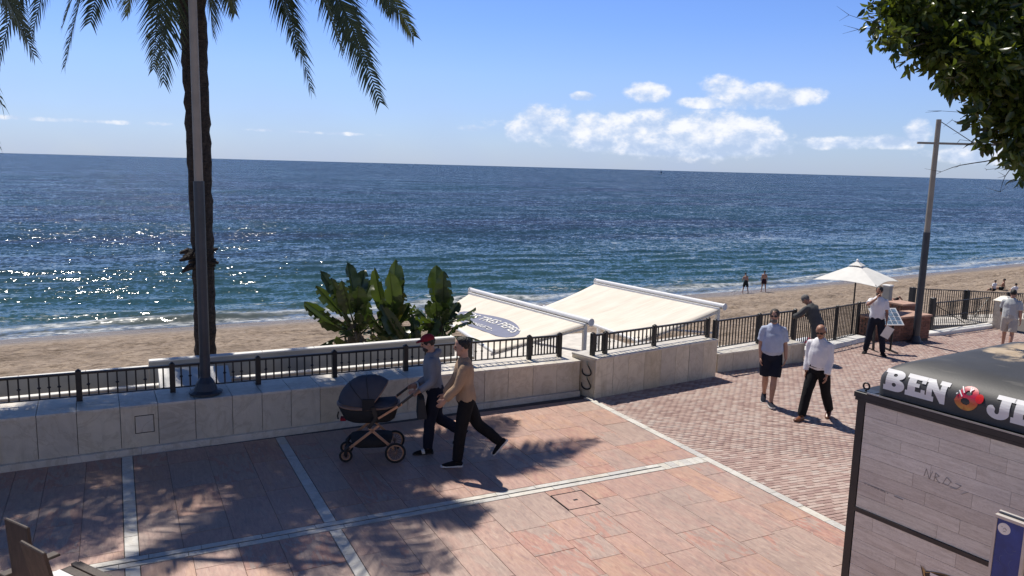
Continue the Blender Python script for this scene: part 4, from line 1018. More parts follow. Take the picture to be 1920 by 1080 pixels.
def person(label, loc, face, o, height=1.76, vox=.0085, group=None, base=None):
    """one figure; local +Y is where it faces. o: pose and clothes"""
    fx, fy = face; root = empty('person', loc, math.atan2(-fx, fy), label, 'person', group); k = height/1.78; seed = sum(map(ord, label)) % 97
    lean = math.radians(o.get('lean', 0)); side_lean = math.radians(o.get('slean', 0))
    up = Vector((math.sin(side_lean), math.sin(lean)*math.cos(side_lean), math.cos(lean)*math.cos(side_lean))); fw = Vector((0, math.cos(lean), -math.sin(lean))); rt = fw.cross(up)
    P = Vector((0, 0, 0)); J = {}
    fat = o.get('fat', 0.); wd = o.get('wide', 1.)
    def leg(sx, th, kn, ab, ft):
        h_ = Vector((sx*.09*wd, 0, -.03)); t = math.radians(th); a = math.radians(ab)*sx
        kd = Vector((math.sin(a), math.sin(t)*math.cos(a), -math.cos(t)*math.cos(a))); kne = h_+kd*.44
        s_ = math.radians(th-kn); sdv = Vector((math.sin(a), math.sin(s_)*math.cos(a), -math.cos(s_)*math.cos(a))); an = kne+sdv*.43
        f_ = math.radians(ft); fd = Vector((math.sin(math.radians(o.get('toe', 8)))*sx, math.cos(f_), math.sin(f_))).normalized()
        fu = Vector((0, -math.sin(f_), math.cos(f_)))
        return h_, kne, an, fd, fu
    LG = {s: leg(s, *o['legR' if s > 0 else 'legL']) for s in (-1, 1)}
    if base is None:
        low = min(min((an-fu*.075).z, (an+fd*.17-fu*.075).z, (an-fd*.06-fu*.075).z) for (_, _, an, fd, fu) in LG.values())
    else: low = -base/k
    sh = Vector((0, 0, -low)); P += sh; LG = {s: tuple([v+sh for v in g_[:3]]+list(g_[3:])) for s, g_ in LG.items()}
    spine = lambda h_: P+up*h_+fw*(.012*math.sin(h_*6)-.0)
    body = MB()
    prof_ = [(-.09, .11, .09), (-.02, .163, .118), (.08, .155+.02*fat, .110+.05*fat), (.18, .145+.03*fat, .105+.06*fat), (.29, .155+.015*fat, .115+.03*fat), (.38, .165, .118), (.445, .158, .105), (.50, .112, .085), (.545, .066, .066)]
    torso = lambda add, lo=-.2, hi=.6, extra=0.: [(spine(h_)+fw*(.03*fat if .05 < h_ < .3 else 0), a*wd+add+extra*(h_ < .1), b_+add+extra*(h_ < .1)) for h_, a, b_ in prof_ if lo <= h_ <= hi]
    def addtube(mb, L_, lat, n=16, sub=3): mb.tube([q[0] for q in L_], [(q[1], q[2] if len(q) > 2 else q[1]) for q in L_], n, lat=lat, sub=sub, round_cap=True)
    addtube(body, torso(0), rt)
    # head, turned and tilted
    hy, hp = math.radians(o.get('hyaw', 0)), math.radians(o.get('hpitch', 0))
    hb = spine(.60); nk = spine(.53)
    Rh = Matrix.Rotation(-lean*.6, 3, 'X') @ Matrix.Rotation(hy, 3, 'Z') @ Matrix.Rotation(hp, 3, 'X')
    hc = hb+Vector((0, math.sin(lean)*.03, .0))+Rh @ Vector((0, .025, .115))
    Hd = lambda x, y, z: hc+Rh @ Vector((x, y, z))
    body.tube([nk, hb+Vector((0, 0, .02)), Hd(0, -.02, -.05)], [.060, .056, .055], 12, sub=2, round_cap=True)
    hv, hf = [], []
    for z, a, b_, yo in ((-.118, .022, .022, .062), (-.108, .040, .040, .050), (-.085, .054, .062, .030), (-.05, .064, .082, .012), (-.01, .071, .094, .0), (.03, .075, .099, -.004), (.07, .070, .093, -.008), (.10, .052, .068, -.012), (.118, .024, .030, -.014)): hv.append((Hd(0, yo, z), a, b_))
    body.tube([q[0] for q in hv], [(q[1], q[2]) for q in hv], 16, lat=Rh @ Vector((1, 0, 0)), sub=2)
    body.tube([Hd(0, .094, .02), Hd(0, .108, -.018), Hd(0, .104, -.028)], [(.010, .010), (.014, .014), (.012, .010)], 8, round_cap=True)
    for sx in (-1, 1): body.sphere(tuple(Hd(sx*.077, -.008, -.008)), (.012, .022, .032), 8, 6); body.sphere(tuple(Hd(sx*.028, .085, .022)), (.022, .012, .007), 8, 5)
    arms = {}
    for sx in (-1, 1):
        S_ = spine(.465)+rt*sx*(.166*wd); sp = o['armR' if sx > 0 else 'armL']
        if sp[0] == 'fk':
            a, ab, e, inn = [math.radians(q) for q in sp[1:5]]
            u1 = Vector((math.sin(ab)*sx, math.sin(a)*math.cos(ab), -math.cos(a)*math.cos(ab))); E1 = S_+u1*.285
            f2 = a+e; u2 = Vector((math.sin(ab)*sx*.6-math.sin(inn)*sx, math.sin(f2)*math.cos(inn), -math.cos(f2)*math.cos(inn))).normalized(); W1 = E1+u2*.255
        else:
            tg = Vector(sp[1])/k; E1, W1 = ik(S_, tg, .285, .255, Vector(sp[2]) if len(sp) > 2 else Vector((sx*.3, -.6, -.7))); u2 = (W1-E1).normalized()
        hd_ = u2 if len(sp) < 6 and not (sp[0] == 'ik' and len(sp) > 3) else Vector(sp[3]).normalized()
        arms[sx] = (S_, E1, W1, hd_)
        body.tube([spine(.46)+rt*sx*.10, S_, S_.lerp(E1, .35), E1, E1.lerp(W1, .35), W1], [.066, .054, .047, .039, .040, .027], 12, sub=3, round_cap=True)
        # palm, four curled fingers, thumb
        lat = rt if abs(hd_.dot(rt)) < .8 else up
        lat = (lat-hd_*lat.dot(hd_)).normalized(); fl = hd_.cross(lat).normalized()      # palm is flat across fl
        if fl.dot(fw) < 0: fl = -fl
        body.tube([W1, W1+hd_*.045, W1+hd_*.09], [(.020, .028), (.016, .042), (.014, .040)], 10, lat=lat, round_cap=True)
        curl = -lat*sx
        for q, (of, ln) in enumerate(((.030, .072), (.010, .082), (-.010, .078), (-.028, .062))):
            b0 = W1+hd_*.085+fl*of; body.tube([b0, b0+hd_*ln*.5+curl*.012, b0+hd_*ln*.85+curl*.036], [.0105, .0098, .009], 6, round_cap=True)
        b0 = W1+hd_*.03+fl*.036; body.tube([b0, b0+hd_*.03+fl*.026+curl*.01, b0+hd_*.06+fl*.030+curl*.02], [.013, .012, .010], 6, round_cap=True)
    cal = o.get('calf', 1.)
    for s, (h_, kn, an, fd, fu) in LG.items():
        body.tube([h_+Vector((0, 0, .06)), h_, h_.lerp(kn, .4), kn, kn.lerp(an, .3), an.lerp(kn, .25), an, an-fu*.03], [(.085, .10), (.088, .10), (.075, .085), (.056, .062), (.054*cal, .062*cal), (.040, .045), (.036, .042), (.036, .042)], 14, lat=rt, sub=3, round_cap=True)
        body.tube([an-fd*.04-fu*.045, an+fd*.05-fu*.04, an+fd*.13-fu*.055, an+fd*.175-fu*.06], [(.030, .030), (.038, .034), (.042, .022), (.034, .014)], 10, lat=rt, sub=2, round_cap=True)
    sc_ = lambda mb: setattr(mb, 'v', [tuple(c*k for c in v) for v in mb.v]) or mb
    part(remesh(sc_(body), vox, 3), 'body', o.get('skin', 'skin'), root)
    # trousers or shorts
    if 'legs' in o:
        m_, length, loose = o['legs']; t_ = MB()
        addtube(t_, [(spine(h_), a*wd+.018, b_+.020+.02*fat) for h_, a, b_ in ((-.08, .12, .10), (-.02, .165, .12), (.045, .158, .114), (.085, .152, .110+.02*fat))], rt)
        for s, (h_, kn, an, fd, fu) in LG.items():
            pts = [h_+Vector((0, 0, .03)), h_-Vector((0, 0, .02)), h_.lerp(kn, .5), kn]; rad = [.098, .104, .090+loose, .074+loose]
            if length == 'short': pts = [h_+Vector((0, 0, .03)), h_-Vector((0, 0, .02)), h_.lerp(kn, .5), h_.lerp(kn, .88)]; rad = [.098, .108, .104+loose, .100+loose]
            elif length == 'brief': pts = [h_+Vector((0, 0, .03)), h_-Vector((0, 0, .02)), h_.lerp(kn, .3), h_.lerp(kn, .6)]; rad = [.098, .108, .104+loose, .100+loose]
            else: pts += [kn.lerp(an, .5), an+(kn-an)*.12, an+(kn-an)*.03]; rad += [.070+loose, .062+loose, .064+loose]
            t_.tube(pts, [(r, r*1.08) for r in rad], 16, lat=rt, sub=3)
        me = remesh(sc_(t_), .012, 4); wrinkle(me, .012, 8., seed); part(me, 'shorts' if length != 'long' else 'trousers', m_, root)
    if 'top' in o:
        m_, slv, hem, loose = o['top']; t_ = MB()
        T_ = torso(.012+loose*.7, hem, .54, o.get('hemflare', 0)); addtube(t_, T_, rt)
        if o.get('collar'): t_.tube([spine(.52), spine(.565)+fw*.012], [(.082, .080), (.074, .074)], 14, lat=rt)
        if o.get('hood'): t_.tube([spine(.52)+rt*-.10, spine(.555)-fw*.075+rt*-.06, spine(.56)-fw*.10, spine(.555)-fw*.075+rt*.06, spine(.52)+rt*.10], [.03, .045, .055, .045, .03], 10, sub=2, round_cap=True)
        for sx, (S_, E1, W1, hd_) in arms.items():
            b0 = spine(.43)+rt*sx*.09
            if slv == 'short': t_.tube([b0, S_, S_.lerp(E1, .45), S_.lerp(E1, .78)], [.072, .060+loose*.7, .058+loose, .064+loose], 14, sub=3)
            else: t_.tube([b0, S_, S_.lerp(E1, .5), E1, E1.lerp(W1, .5), E1.lerp(W1, .93)], [.072, .060+loose*.7, .055+loose, .050+loose, .050+loose, .041+loose], 14, sub=3)
        me = remesh(sc_(t_), .012, 4); wrinkle(me, .014, 8., seed+3); part(me, o.get('topname', 'shirt'), m_, root)
    # hair
    hr_ = o.get('hair')
    if hr_:
        m_, style = hr_; hm = MB()
        def ell(c, r):
            b_ = MB(); b_.sphere((0, 0, 0), r, 18, 12); hm.add([Hd(*(np.array(v)+np.array(c))) for v in b_.v], b_.f)
        if style == 'short': ell((0, -.016, .038), (.089, .107, .101))
        elif style == 'curly': ell((0, -.030, .050), (.090, .098, .096)); ell((0, -.004, .100), (.072, .074, .042))
        elif style == 'rim': ell((0, -.050, .0), (.088, .078, .078))
        elif style == 'crop': ell((0, -.014, .033), (.086, .104, .099))
        me = remesh(sc_(hm), .010, 2); wrinkle(me, .022 if style == 'curly' else .008, 30, seed); part(me, 'hair', m_, root)
    if 'beard' in o:
        bm_ = MB(); b_ = MB(); b_.sphere((0, 0, 0), (.060, .060, .048), 14, 9); bm_.add([Hd(v[0], v[1]+.040, v[2]-.080) for v in b_.v], b_.f)
        me = remesh(sc_(bm_), .009, 2); part(me, 'beard', o['beard'], root)
    if 'cap' in o:
        c_ = MB(); b_ = MB(); b_.sphere((0, 0, 0), (.088, .108, .085), 18, 12); b_.v = [(x, y, max(z, -.012)) for x, y, z in b_.v]
        c_.add([Hd(v[0], v[1]-.006, v[2]+.058) for v in b_.v], b_.f)
        c_.add([Hd(x, y, z) for x, y, z in [(-.072, .075, .052), (-.062, .14, .042), (-.03, .172, .036), (.03, .172, .036), (.062, .14, .042), (.072, .075, .052)]]+[Hd(x, y, z) for x, y, z in [(-.072, .075, .066), (-.062, .14, .056), (-.03, .172, .050), (.03, .172, .050), (.062, .14, .056), (.072, .075, .066)]],
               [(5, 4, 3, 2, 1, 0), (6, 7, 8, 9, 10, 11)]+[(i, (i+1) % 6, 6+(i+1) % 6, 6+i) for i in range(6)])
        sc_(c_); c_.build('cap', o['cap'], root, True)
        bd_ = MB(); b_ = MB(); b_.sphere((0, 0, 0), (.022, .006, .014), 10, 6); bd_.add([Hd(v[0], v[1]+.098, v[2]+.088) for v in b_.v], b_.f); sc_(bd_).build('cap_badge', 'white_paint', root)
    for sx in (-1, 1):
        if o.get('glasses'): break
        e_ = MB(); e_.sphere(tuple(Hd(sx*.030, .083, .004)), .0115, 8, 6); sc_(e_).build('eye', 'eye', root, True)
    if o.get('face', True):
        l_ = MB(); b_ = MB(); b_.sphere((0, 0, 0), (.022, .008, .006), 10, 6); l_.add([Hd(v[0], v[1]+.089, v[2]-.058) for v in b_.v], b_.f); sc_(l_).build('mouth', 'lip', root, True)
    if o.get('glasses'):
        g_ = MB()
        for sx in (-1, 1):
            b_ = MB(); b_.sphere((0, 0, 0), (.030, .010, .020), 12, 8); g_.add([Hd(v[0]+sx*.034, v[1]+.096, v[2]+.006) for v in b_.v], b_.f)
            g_.bar(Hd(sx*.064, .090, .012), Hd(sx*.080, -.005, .010), .006)
        g_.bar(Hd(-.012, .104, .012), Hd(.012, .104, .012), .006); sc_(g_).build('sunglasses', 'lens', root)
    if 'belt' in o:
        b_ = MB(); b_.tube([spine(.075), spine(.112)], [(.152*wd+.030+.02*fat, .110+.034+.05*fat)]*2, 20, lat=rt); sc_(b_).build('belt', o['belt'], root)
    # shoes
    if 'shoe' in o:
        m_, sole = o['shoe']
        for s, (h_, kn, an, fd, fu) in LG.items():
            sh_ = MB(); sh_.tube([an-fd*.055-fu*.032, an-fu*.022, an+fd*.07-fu*.036, an+fd*.15-fu*.048, an+fd*.20-fu*.055], [(.040, .040), (.044, .050), (.050, .036), (.050, .026), (.036, .016)], 12, lat=rt, sub=2, round_cap=True)
            if not o.get('slide'): sh_.tube([an-fu*.03, an+fu*.012], [(.046, .052), (.043, .049)], 12, lat=rt)
            me = remesh(sc_(sh_), .009, 2); so_ = part(me, 'shoe', m_, root)
            sl = MB(); q0 = an-fu*.077; ol = [(-.085, -.030), (-.095, 0), (-.085, .030), (.05, .048), (.14, .052), (.21, .035), (.228, 0), (.21, -.03), (.14, -.045), (.05, -.040)]
            sl.prism([q0+fd*a+rt*b_ for a, b_ in ol], [q0+fu*.026+fd*a+rt*b_ for a, b_ in ol]); sc_(sl).build('sole', sole, so_)
            if o.get('slide'):
                st_ = MB(); st_.tube([an+fd*.05-fu*.03, an+fd*.095-fu*.038], [(.058, .042), (.060, .036)], 14, lat=rt); sc_(st_).build('strap', 'white_paint', so_)
    if 'sleeve' in o:
        sx = o['sleeve']; S_, E1, W1, _ = arms[sx]; b_ = MB(); b_.tube([S_.lerp(E1, .7), E1, E1.lerp(W1, .45)], [.062, .054, .050], 12, sub=2); sc_(b_).build('elbow_sleeve', 'black_plastic', root, True)
    root['_'] = 0; del root['_']
    return root, {s: (root.matrix_basis, arms[s][2]*k, arms[s][3]) for s in arms}

C = {}
M['c_grey'] = cloth('grey hoodie', (.20, .21, .235)); M['c_navy'] = cloth('navy cloth', (.012, .015, .028)); M['c_beige'] = cloth('beige knit', (.36, .245, .16))
M['c_black'] = cloth('black cloth', (.010, .010, .012)); M['c_lblue'] = cloth('pale blue shirt', (.42, .47, .60)); M['c_white'] = cloth('white shirt', (.72, .72, .75), .04)
M['c_red'] = cloth('red cap', (.23, .018, .03)); M['c_dgrey'] = cloth('dark grey jacket', (.075, .078, .080)); M['c_tee'] = cloth('pale grey tee', (.46, .48, .48), .05); M['c_khaki'] = cloth('pale shorts', (.44, .42, .38), .06)
M['brown_leather'] = mat('brown leather', (.15, .055, .025), .4, .15, 20, coord='obj'); M['c_green'] = cloth('dark swim shorts', (.02, .026, .026)); M['c_plum'] = cloth('plum swim shorts', (.035, .012, .02))
M['sole_white'] = mat('white sole', (.6, .6, .6), .6, .05, 5)
WALK = (-.955, .295)     # heading of the two walkers and the pram
wv = Vector((*WALK, 0))
HANDLE = Vector((3.72, 10.45, 1.0))
# pram pusher: hands on the bar
sm_loc = (4.08, 10.50, 0); sm_rz = math.atan2(-WALK[0], WALK[1])
def to_local(p, loc, face):
    rz = math.atan2(-face[0], face[1]); return Matrix.Rotation(-rz, 3, 'Z') @ (Vector(p)-Vector(loc))
hl = to_local(HANDLE, sm_loc, WALK)
sidev = Vector((WALK[1], -WALK[0], 0))   # walker's right
person('man in red cap and grey hoodie pushing the pram', sm_loc, WALK, dict(lean=6, hpitch=-8, legL=(10, 6, 2, 0), legR=(-8, 46, 2, -46), slide=True,
       armL=('ik', to_local(HANDLE-sidev*.17+wv*-.08, sm_loc, WALK), (-.35, -.6, -.6), (.1, 1, -.1)), armR=('ik', to_local(HANDLE+sidev*.17+wv*-.08, sm_loc, WALK), (.35, -.6, -.6), (-.1, 1, -.1)),
       legs=('c_navy', 'long', .006), top=('c_grey', 'long', -.03, .012), hood=True, topname='hoodie', hair=('hair_black', 'crop'), cap='c_red', shoe=('c_black', 'black_plastic'), beard='hair_brown'), 1.74)
person('young man in beige sweater and black trousers striding beside the pram pusher', (4.30, 9.86, 0), WALK, dict(lean=4, hpitch=0, hyaw=-4, legL=(10, 4, 2, 4), legR=(-25, 24, 2, -50),
       armL=('fk', 22, 6, 18, 10), armR=('fk', 20, 7, 14, 4), legs=('c_black', 'long', .004), hemflare=.006, top=('c_beige', 'long', -.035, .014), topname='sweater', hair=('hair_black', 'curly'), shoe=('c_black', 'sole_white')), 1.80)
person('stocky man in pale blue shirt, navy shorts and sunglasses', (11.02, 10.82, gz(11.0)), (-.62, -.78), dict(lean=1, hpitch=2, hyaw=-14, legL=(12, 4, -4, 6), legR=(-10, 20, -3, -22), fat=.6, wide=1.03, calf=1.1,
       armL=('ik', (-.27, .06, .82), (-.6, -.8, 0), (.25, .25, -.9)), armR=('fk', -4, 7, 14, 6), legs=('c_navy', 'short', .014), top=('c_lblue', 'short', .035, .014), hemflare=.01, collar=True, belt='brown_leather', hair=('hair_brown', 'short'), beard='hair_grey', glasses=True, shoe=('c_navy', 'sole_white')), 1.83)
person('balding white haired man in white long-sleeved shirt and black trousers', (11.22, 9.86, gz(11.2)), (-.90, -.42), dict(lean=5, hpitch=-16, hyaw=6, legL=(-18, 14, 3, -12), legR=(26, 6, 3, 10), fat=.55, wide=1.0,
       armL=('fk', 4, 6, 16, 6), armR=('fk', -6, 6, 22, 4), legs=('c_black', 'long', .012), top=('c_white', 'long', .06, .012), collar=True, hair=('hair_white', 'rim'), glasses=True, belt='c_black', shoe=('brown_leather', 'brown_leather'), skin='skin_tan'), 1.80)
person('man in dark grey jacket leaning on the iron railing, looking down', (15.42, 13.70, gz(15.4)), (-.10, .995), dict(lean=30, hpitch=-30, hyaw=14, legL=(-4, 6, 3, 0), legR=(4, 12, 3, 0), fat=.3,
       armL=('ik', (-.22, .55, 1.08), (-.8, -.4, -.2), (.5, .8, 0)), armR=('ik', (.16, .55, 1.08), (.8, -.4, -.2), (-.5, .8, 0)), legs=('c_dgrey', 'long', .01), top=('c_dgrey', 'long', -.06, .02), topname='jacket', collar=True, hair=('hair_grey', 'short'), shoe=('c_black', 'black_plastic'), skin='skin_tan'), 1.74)
person('waiter in white polo with his hand at his mouth, by the menu board', (18.2, 14.22, gz(18.2)), (-.60, -.55), dict(lean=-2, hyaw=-22, hpitch=4, legL=(4, 4, 8, 0), legR=(-3, 2, 7, 0), toe=18, fat=.2, wide=1.03,
       armR=('ik', (.075, .235, 1.56), (.9, .1, -.8), (-.3, .1, .9)), armL=('fk', 6, 10, 30, 6), legs=('c_navy', 'long', .008), top=('c_white', 'short', -.03, .012), topname='polo_shirt', collar=True, hair=('hair_black', 'short'), beard='hair_black', shoe=('c_black', 'black_plastic'), skin='skin_tan'), 1.83)
person('man in pale grey tee and shorts with black elbow sleeve walking away', (23.9, 14.1, gz(23.9)), (.96, .28), dict(lean=4, hpitch=-4, legL=(14, 10, 2, 0), legR=(-10, 12, 2, -10), fat=.6, wide=1.18,
       armL=('fk', 26, 14, 20, -4), armR=('fk', -10, 12, 20, 4), legs=('c_khaki', 'short', .014), top=('c_tee', 'short', -.08, .024), topname='tee', hair=('hair_black', 'crop'), sleeve=-1, shoe=('c_black', 'sole_white')), 1.82)
def bz(x, y): return sandz(x, y)
person('bare-chested bather in dark shorts bending forward, left of two at the waterline', (46.3, 48.9, bz(46.3, 48.9)), (.45, .9), dict(lean=16, hpitch=-20, legL=(12, 4, 6, 0), legR=(-14, 6, 6, -10), armL=('fk', 20, 14, 40, 20), armR=('fk', 10, 12, 10, 4), legs=('c_green', 'short', .01), hair=('hair_black', 'crop'), face=False), 1.70, .015, 'bathers at the waterline')
person('bare-chested bather in plum shorts standing upright, right of two at the waterline', (48.3, 48.9, bz(48.3, 48.9)), (.5, .87), dict(lean=0, legL=(3, 4, 5, 0), legR=(-3, 2, 5, 0), armL=('fk', 0, 12, 10, 4), armR=('fk', -4, 14, 16, 4), legs=('c_plum', 'brief', .008), hair=('hair_black', 'crop'), face=False), 1.76, .015, 'bathers at the waterline')
SIT = dict(lean=-8, legL=(86, 66, 8, 10), legR=(92, 78, 6, 10), legs=('c_green', 'brief', .006), face=False)
person('sunbather with a pale top sitting on the sand, left of the pair far right', (65.9, 40.5, bz(65.9, 40.5)), (.3, .95), dict(SIT, armL=('fk', -20, 20, 10, 0), armR=('fk', 40, 10, 50, 20), top=('c_white', 'short', .0, .01), hair=('hair_brown', 'short')), 1.7, .016, 'sunbathers on the sand', base=.12)
person('bare-backed sunbather sitting on the sand, right of the pair far right', (67.4, 40.7, bz(67.4, 40.7)), (-.5, .85), dict(SIT, armL=('fk', 40, 10, 50, 20), armR=('fk', -20, 20, 10, 0), hair=('hair_black', 'short'), skin='skin_tan'), 1.74, .016, 'sunbathers on the sand', base=.12)
person('sunbather in white top with dark hair sitting closest to the railing at far right', (64.6, 38.0, bz(64.6, 38.0)), (.4, .9), dict(SIT, armL=('fk', 40, 10, 50, 20), armR=('fk', 40, 10, 50, 20), top=('c_white', 'short', .0, .02), hair=('hair_black', 'short')), 1.76, .016, 'sunbathers on the sand', base=.12)
ly = person('sunbather lying on the sand with one knee up beyond the menu board', (52.2, 39.4, bz(52.2, 39.4)), (1, 0), dict(lean=-84, hpitch=20, legL=(84, 8, 4, 70), legR=(128, 78, 4, 0), armL=('fk', -70, 20, 10, 0), armR=('fk', -60, 60, 100, 0), legs=('c_black', 'brief', .006), hair=('hair_black', 'short'), skin='skin_tan', face=False), 1.74, .016, 'sunbathers on the sand', base=.14)
tw_ = MB(); tw_.box((-1.0, -.42, 0), (1.0, .42, .035), .01); to = tw_.build('towel', 'c_red', label='dark red towel under the lying sunbather', cat='towel'); to.location = (52.1, 39.4, bz(52.1, 39.4)+.02)

# ------------------------------------------------------------------ pram
def rod(mb, a, b_, r=.013, n=8): return mb.tube([a, b_], r, n)
pr_h = Vector((-.955, .295, 0)); PR = Vector((3.16, 10.60, 0))
pram = empty('pram', PR, math.atan2(-pr_h.x, pr_h.y), 'grey pram with hood up, copper frame and big spoked rear wheels', 'pram')
M['c_pram'] = cloth('blue grey pram fabric', (.060, .066, .085)); M['c_pram_d'] = cloth('charcoal pram fabric', (.028, .029, .031)); M['pram_bag'] = cloth('charcoal bag cloth', (.045, .045, .046))
M['leatherette'] = mat('tan leatherette', (.22, .14, .10), .5, .1, 8, coord='obj')
def wheel(x, y, z, r, big):
    wr = empty_part = MB()
    def ring(rad, t, nseg=26): return [(x, y+rad*math.cos(a), z+rad*math.sin(a)) for a in np.linspace(0, 2*math.pi, nseg)]
    wr.tube(ring(r-.016, 0), .016, 8, lat=(1, 0, 0)); wo_ = wr.build('wheel', 'rubber', pram, True)
    rm = MB(); rm.tube(ring(r-.040, 0), [(.012, .010)]*26, 8, lat=(1, 0, 0)); rm.build('rim', 'copper', wo_, True)
    sp_ = MB(); n = 14 if big else 8
    for i in range(n): a = 2*math.pi*i/n; rod(sp_, (x, y, z), (x, y+(r-.04)*math.cos(a), z+(r-.04)*math.sin(a)), .0045, 5)
    sp_.sphere((x, y, z), (.03, .028, .028), 10, 7); sp_.build('spokes', 'leatherette', wo_)
for sx in (-1, 1):
    wheel(sx*.27, -.33, .15, .15, True); wheel(sx*.17, .36, .095, .095, False)
ch = MB()
rod(ch, (-.26, -.33, .15), (.26, -.33, .15), .012); ch.build('rear_axle', 'black_plastic', pram)
for sx in (-1, 1):
    l = MB(); l.bar((sx*.245, -.31, .20), (sx*.245, .04, .52), .018, .034); l.build('rear_leg', 'copper', pram)
    l = MB(); l.bar((sx*.245, .30, .24), (sx*.245, -.10, .55), .018, .034); l.build('front_leg', 'copper', pram)
    l = MB(); l.bar((sx*.245, .04, .52), (sx*.25, -.06, .66), .03, .05); l.bar((sx*.245, -.06, .66), (sx*.25, -.02, .82), .03, .06); l.build('hub_joint', 'black_plastic', pram)
    l = MB(); l.bar((sx*.26, -.09, .66), (sx*.26, -.42, .86), .018, .030); l.build('handle_arm', 'copper', pram)
    l = MB(); l.bar((sx*.26, -.36, .83), (sx*.25, -.58, 1.0), .022, .034); l.build('handle_upright', 'black_plastic', pram)
    fk = MB(); fk.tube([(sx*.20, .29, .27), (sx*.19, .35, .20), (sx*.17, .37, .10)], [.028, .032, .020], 8); fk.bar((sx*.135, .34, .20), (sx*.135, .36, .09), .012, .03); fk.bar((sx*.205, .34, .20), (sx*.205, .36, .09), .012, .03); fk.build('fork', 'black_plastic', pram, True)
hb_ = MB(); hb_.tube([(-.25, -.57, .99), (-.20, -.645, 1.035), (0, -.66, 1.045), (.20, -.645, 1.035), (.25, -.57, .99)], .018, 10, sub=3); hb_.build('handlebar', 'leatherette', pram, True)
# carrycot hull
def hull(levels, name, m, n=28, cap=True):
    V = []; F_ = []
    for (z, y0, y1, w_, e) in levels:
        cy_ = (y0+y1)/2; a = (y1-y0)/2
        for i in range(n):
            t = 2*math.pi*i/n; c_, s_ = math.cos(t), math.sin(t)
            V.append((w_*math.copysign(abs(c_)**(2/e), c_), cy_+a*math.copysign(abs(s_)**(2/e), s_), z+.05*(s_*s_)*((z > .6))))
    for j in range(len(levels)-1):
        for i in range(n): F_.append((j*n+i, j*n+(i+1) % n, (j+1)*n+(i+1) % n, (j+1)*n+i))
    F_.append(tuple(range(n-1, -1, -1))); F_.append(tuple(range((len(levels)-1)*n, len(levels)*n)))
    return MB().add(V, F_).build(name, m, pram, True)
hull([(.56, -.28, .30, .15, 3), (.60, -.33, .38, .19, 3), (.72, -.38, .46, .215, 3), (.765, -.39, .48, .22, 3)], 'carrycot', 'c_pram_d')
hull([(.766, -.40, .49, .228, 3), (.785, -.40, .49, .228, 3)], 'rim_trim', 'leatherette')
hull([(.786, -.37, .05, .205, 3), (.83, -.34, .03, .18, 3)], 'cover', 'c_pram')
hull([(.20, -.22, .24, .17, 4), (.23, -.27, .28, .20, 4), (.33, -.30, .30, .21, 4)], 'basket', 'c_pram_d')
# hood: bowed ribs with cloth
V = []; F_ = []; nu, nv = 14, 18
for i in range(nu+1):
    u = i/nu; ang_ = math.radians(8+118*u)             # from the front rim round to above the middle
    hgt_ = .44 if u > .0 else .4
    for j in range(nv+1):
        w_ = math.pi*j/nv; x = .215*math.cos(w_)*(1+.02*math.sin(u*9)); rad = math.sin(w_)**.6
        y = .03+(.445*math.cos(ang_))*rad+.0; z = .79+(.43*math.sin(ang_))*rad*(1+.025*abs(math.sin(u*3*math.pi)))
        V.append((x, y, z))
for i in range(nu):
    for j in range(nv): a = i*(nv+1)+j; F_.append((a, a+nv+1, a+nv+2, a+1))
MB().add(V, F_).build('hood', 'c_pram', pram, True)
MB().tube([Vector(V[nu*(nv+1)+j])*1 for j in range(nv+1)], .010, 6).build('hood_edge', 'leatherette', pram, True)
for u_i in (5, 9): MB().tube([Vector(V[u_i*(nv+1)+j])+Vector((0, 0, .003)) for j in range(nv+1)], .006, 5).build('hood_rib', 'black_plastic', pram, True)
for sx in (-1, 1): MB().box((sx*.222-.012, -.04, .77), (sx*.222+.012, .13, .93), .006).build('hood_side', 'c_pram_d', pram)
MB().box((-.06, .36, .57), (.06, .44, .61), .01).build('red_underside', 'c_red', pram)
MB().tube([(.10, .47, .66), (.10, .485, .60), (.10, .475, .55)], .012, 6).build('strap', 'black_plastic', pram)
bag = empty('pram_bag', PR-pr_h*.70+Vector((0, 0, .60)), math.atan2(-pr_h.x, pr_h.y), 'charcoal changing bag hanging from the pram handle', 'bag')
bb = MB(); bb.prism([(-.17, -.08, 0), (.17, -.08, 0), (.17, .06, 0), (-.17, .06, 0)], [(-.15, -.04, .29), (.15, -.04, .29), (.15, .05, .29), (-.15, .05, .29)]); me = remesh(bb, .014, 4); wrinkle(me, .015, 12); part(me, 'pouch', 'pram_bag', bag)
for sx in (-1, 1): MB().tube([(sx*.13, 0, .28), (sx*.15, .03, .38), (sx*.17, .06, .43)], .010, 6).build('strap', 'black_plastic', bag)
MB().tube([(0, .02, .30), (.03, .02, .37), (0, .02, .41)], [.03, .045, .03], 8).build('bottle', 'black_plastic', bag, True)

# ------------------------------------------------------------------ kiosk
KO = Vector((6.403, 5.124, 0)); krz = math.atan2(.103, .995)
kiosk = empty('kiosk', KO, krz, 'ice cream kiosk with pale wood panels, rounded dark grey roof and slab lettering', 'kiosk')
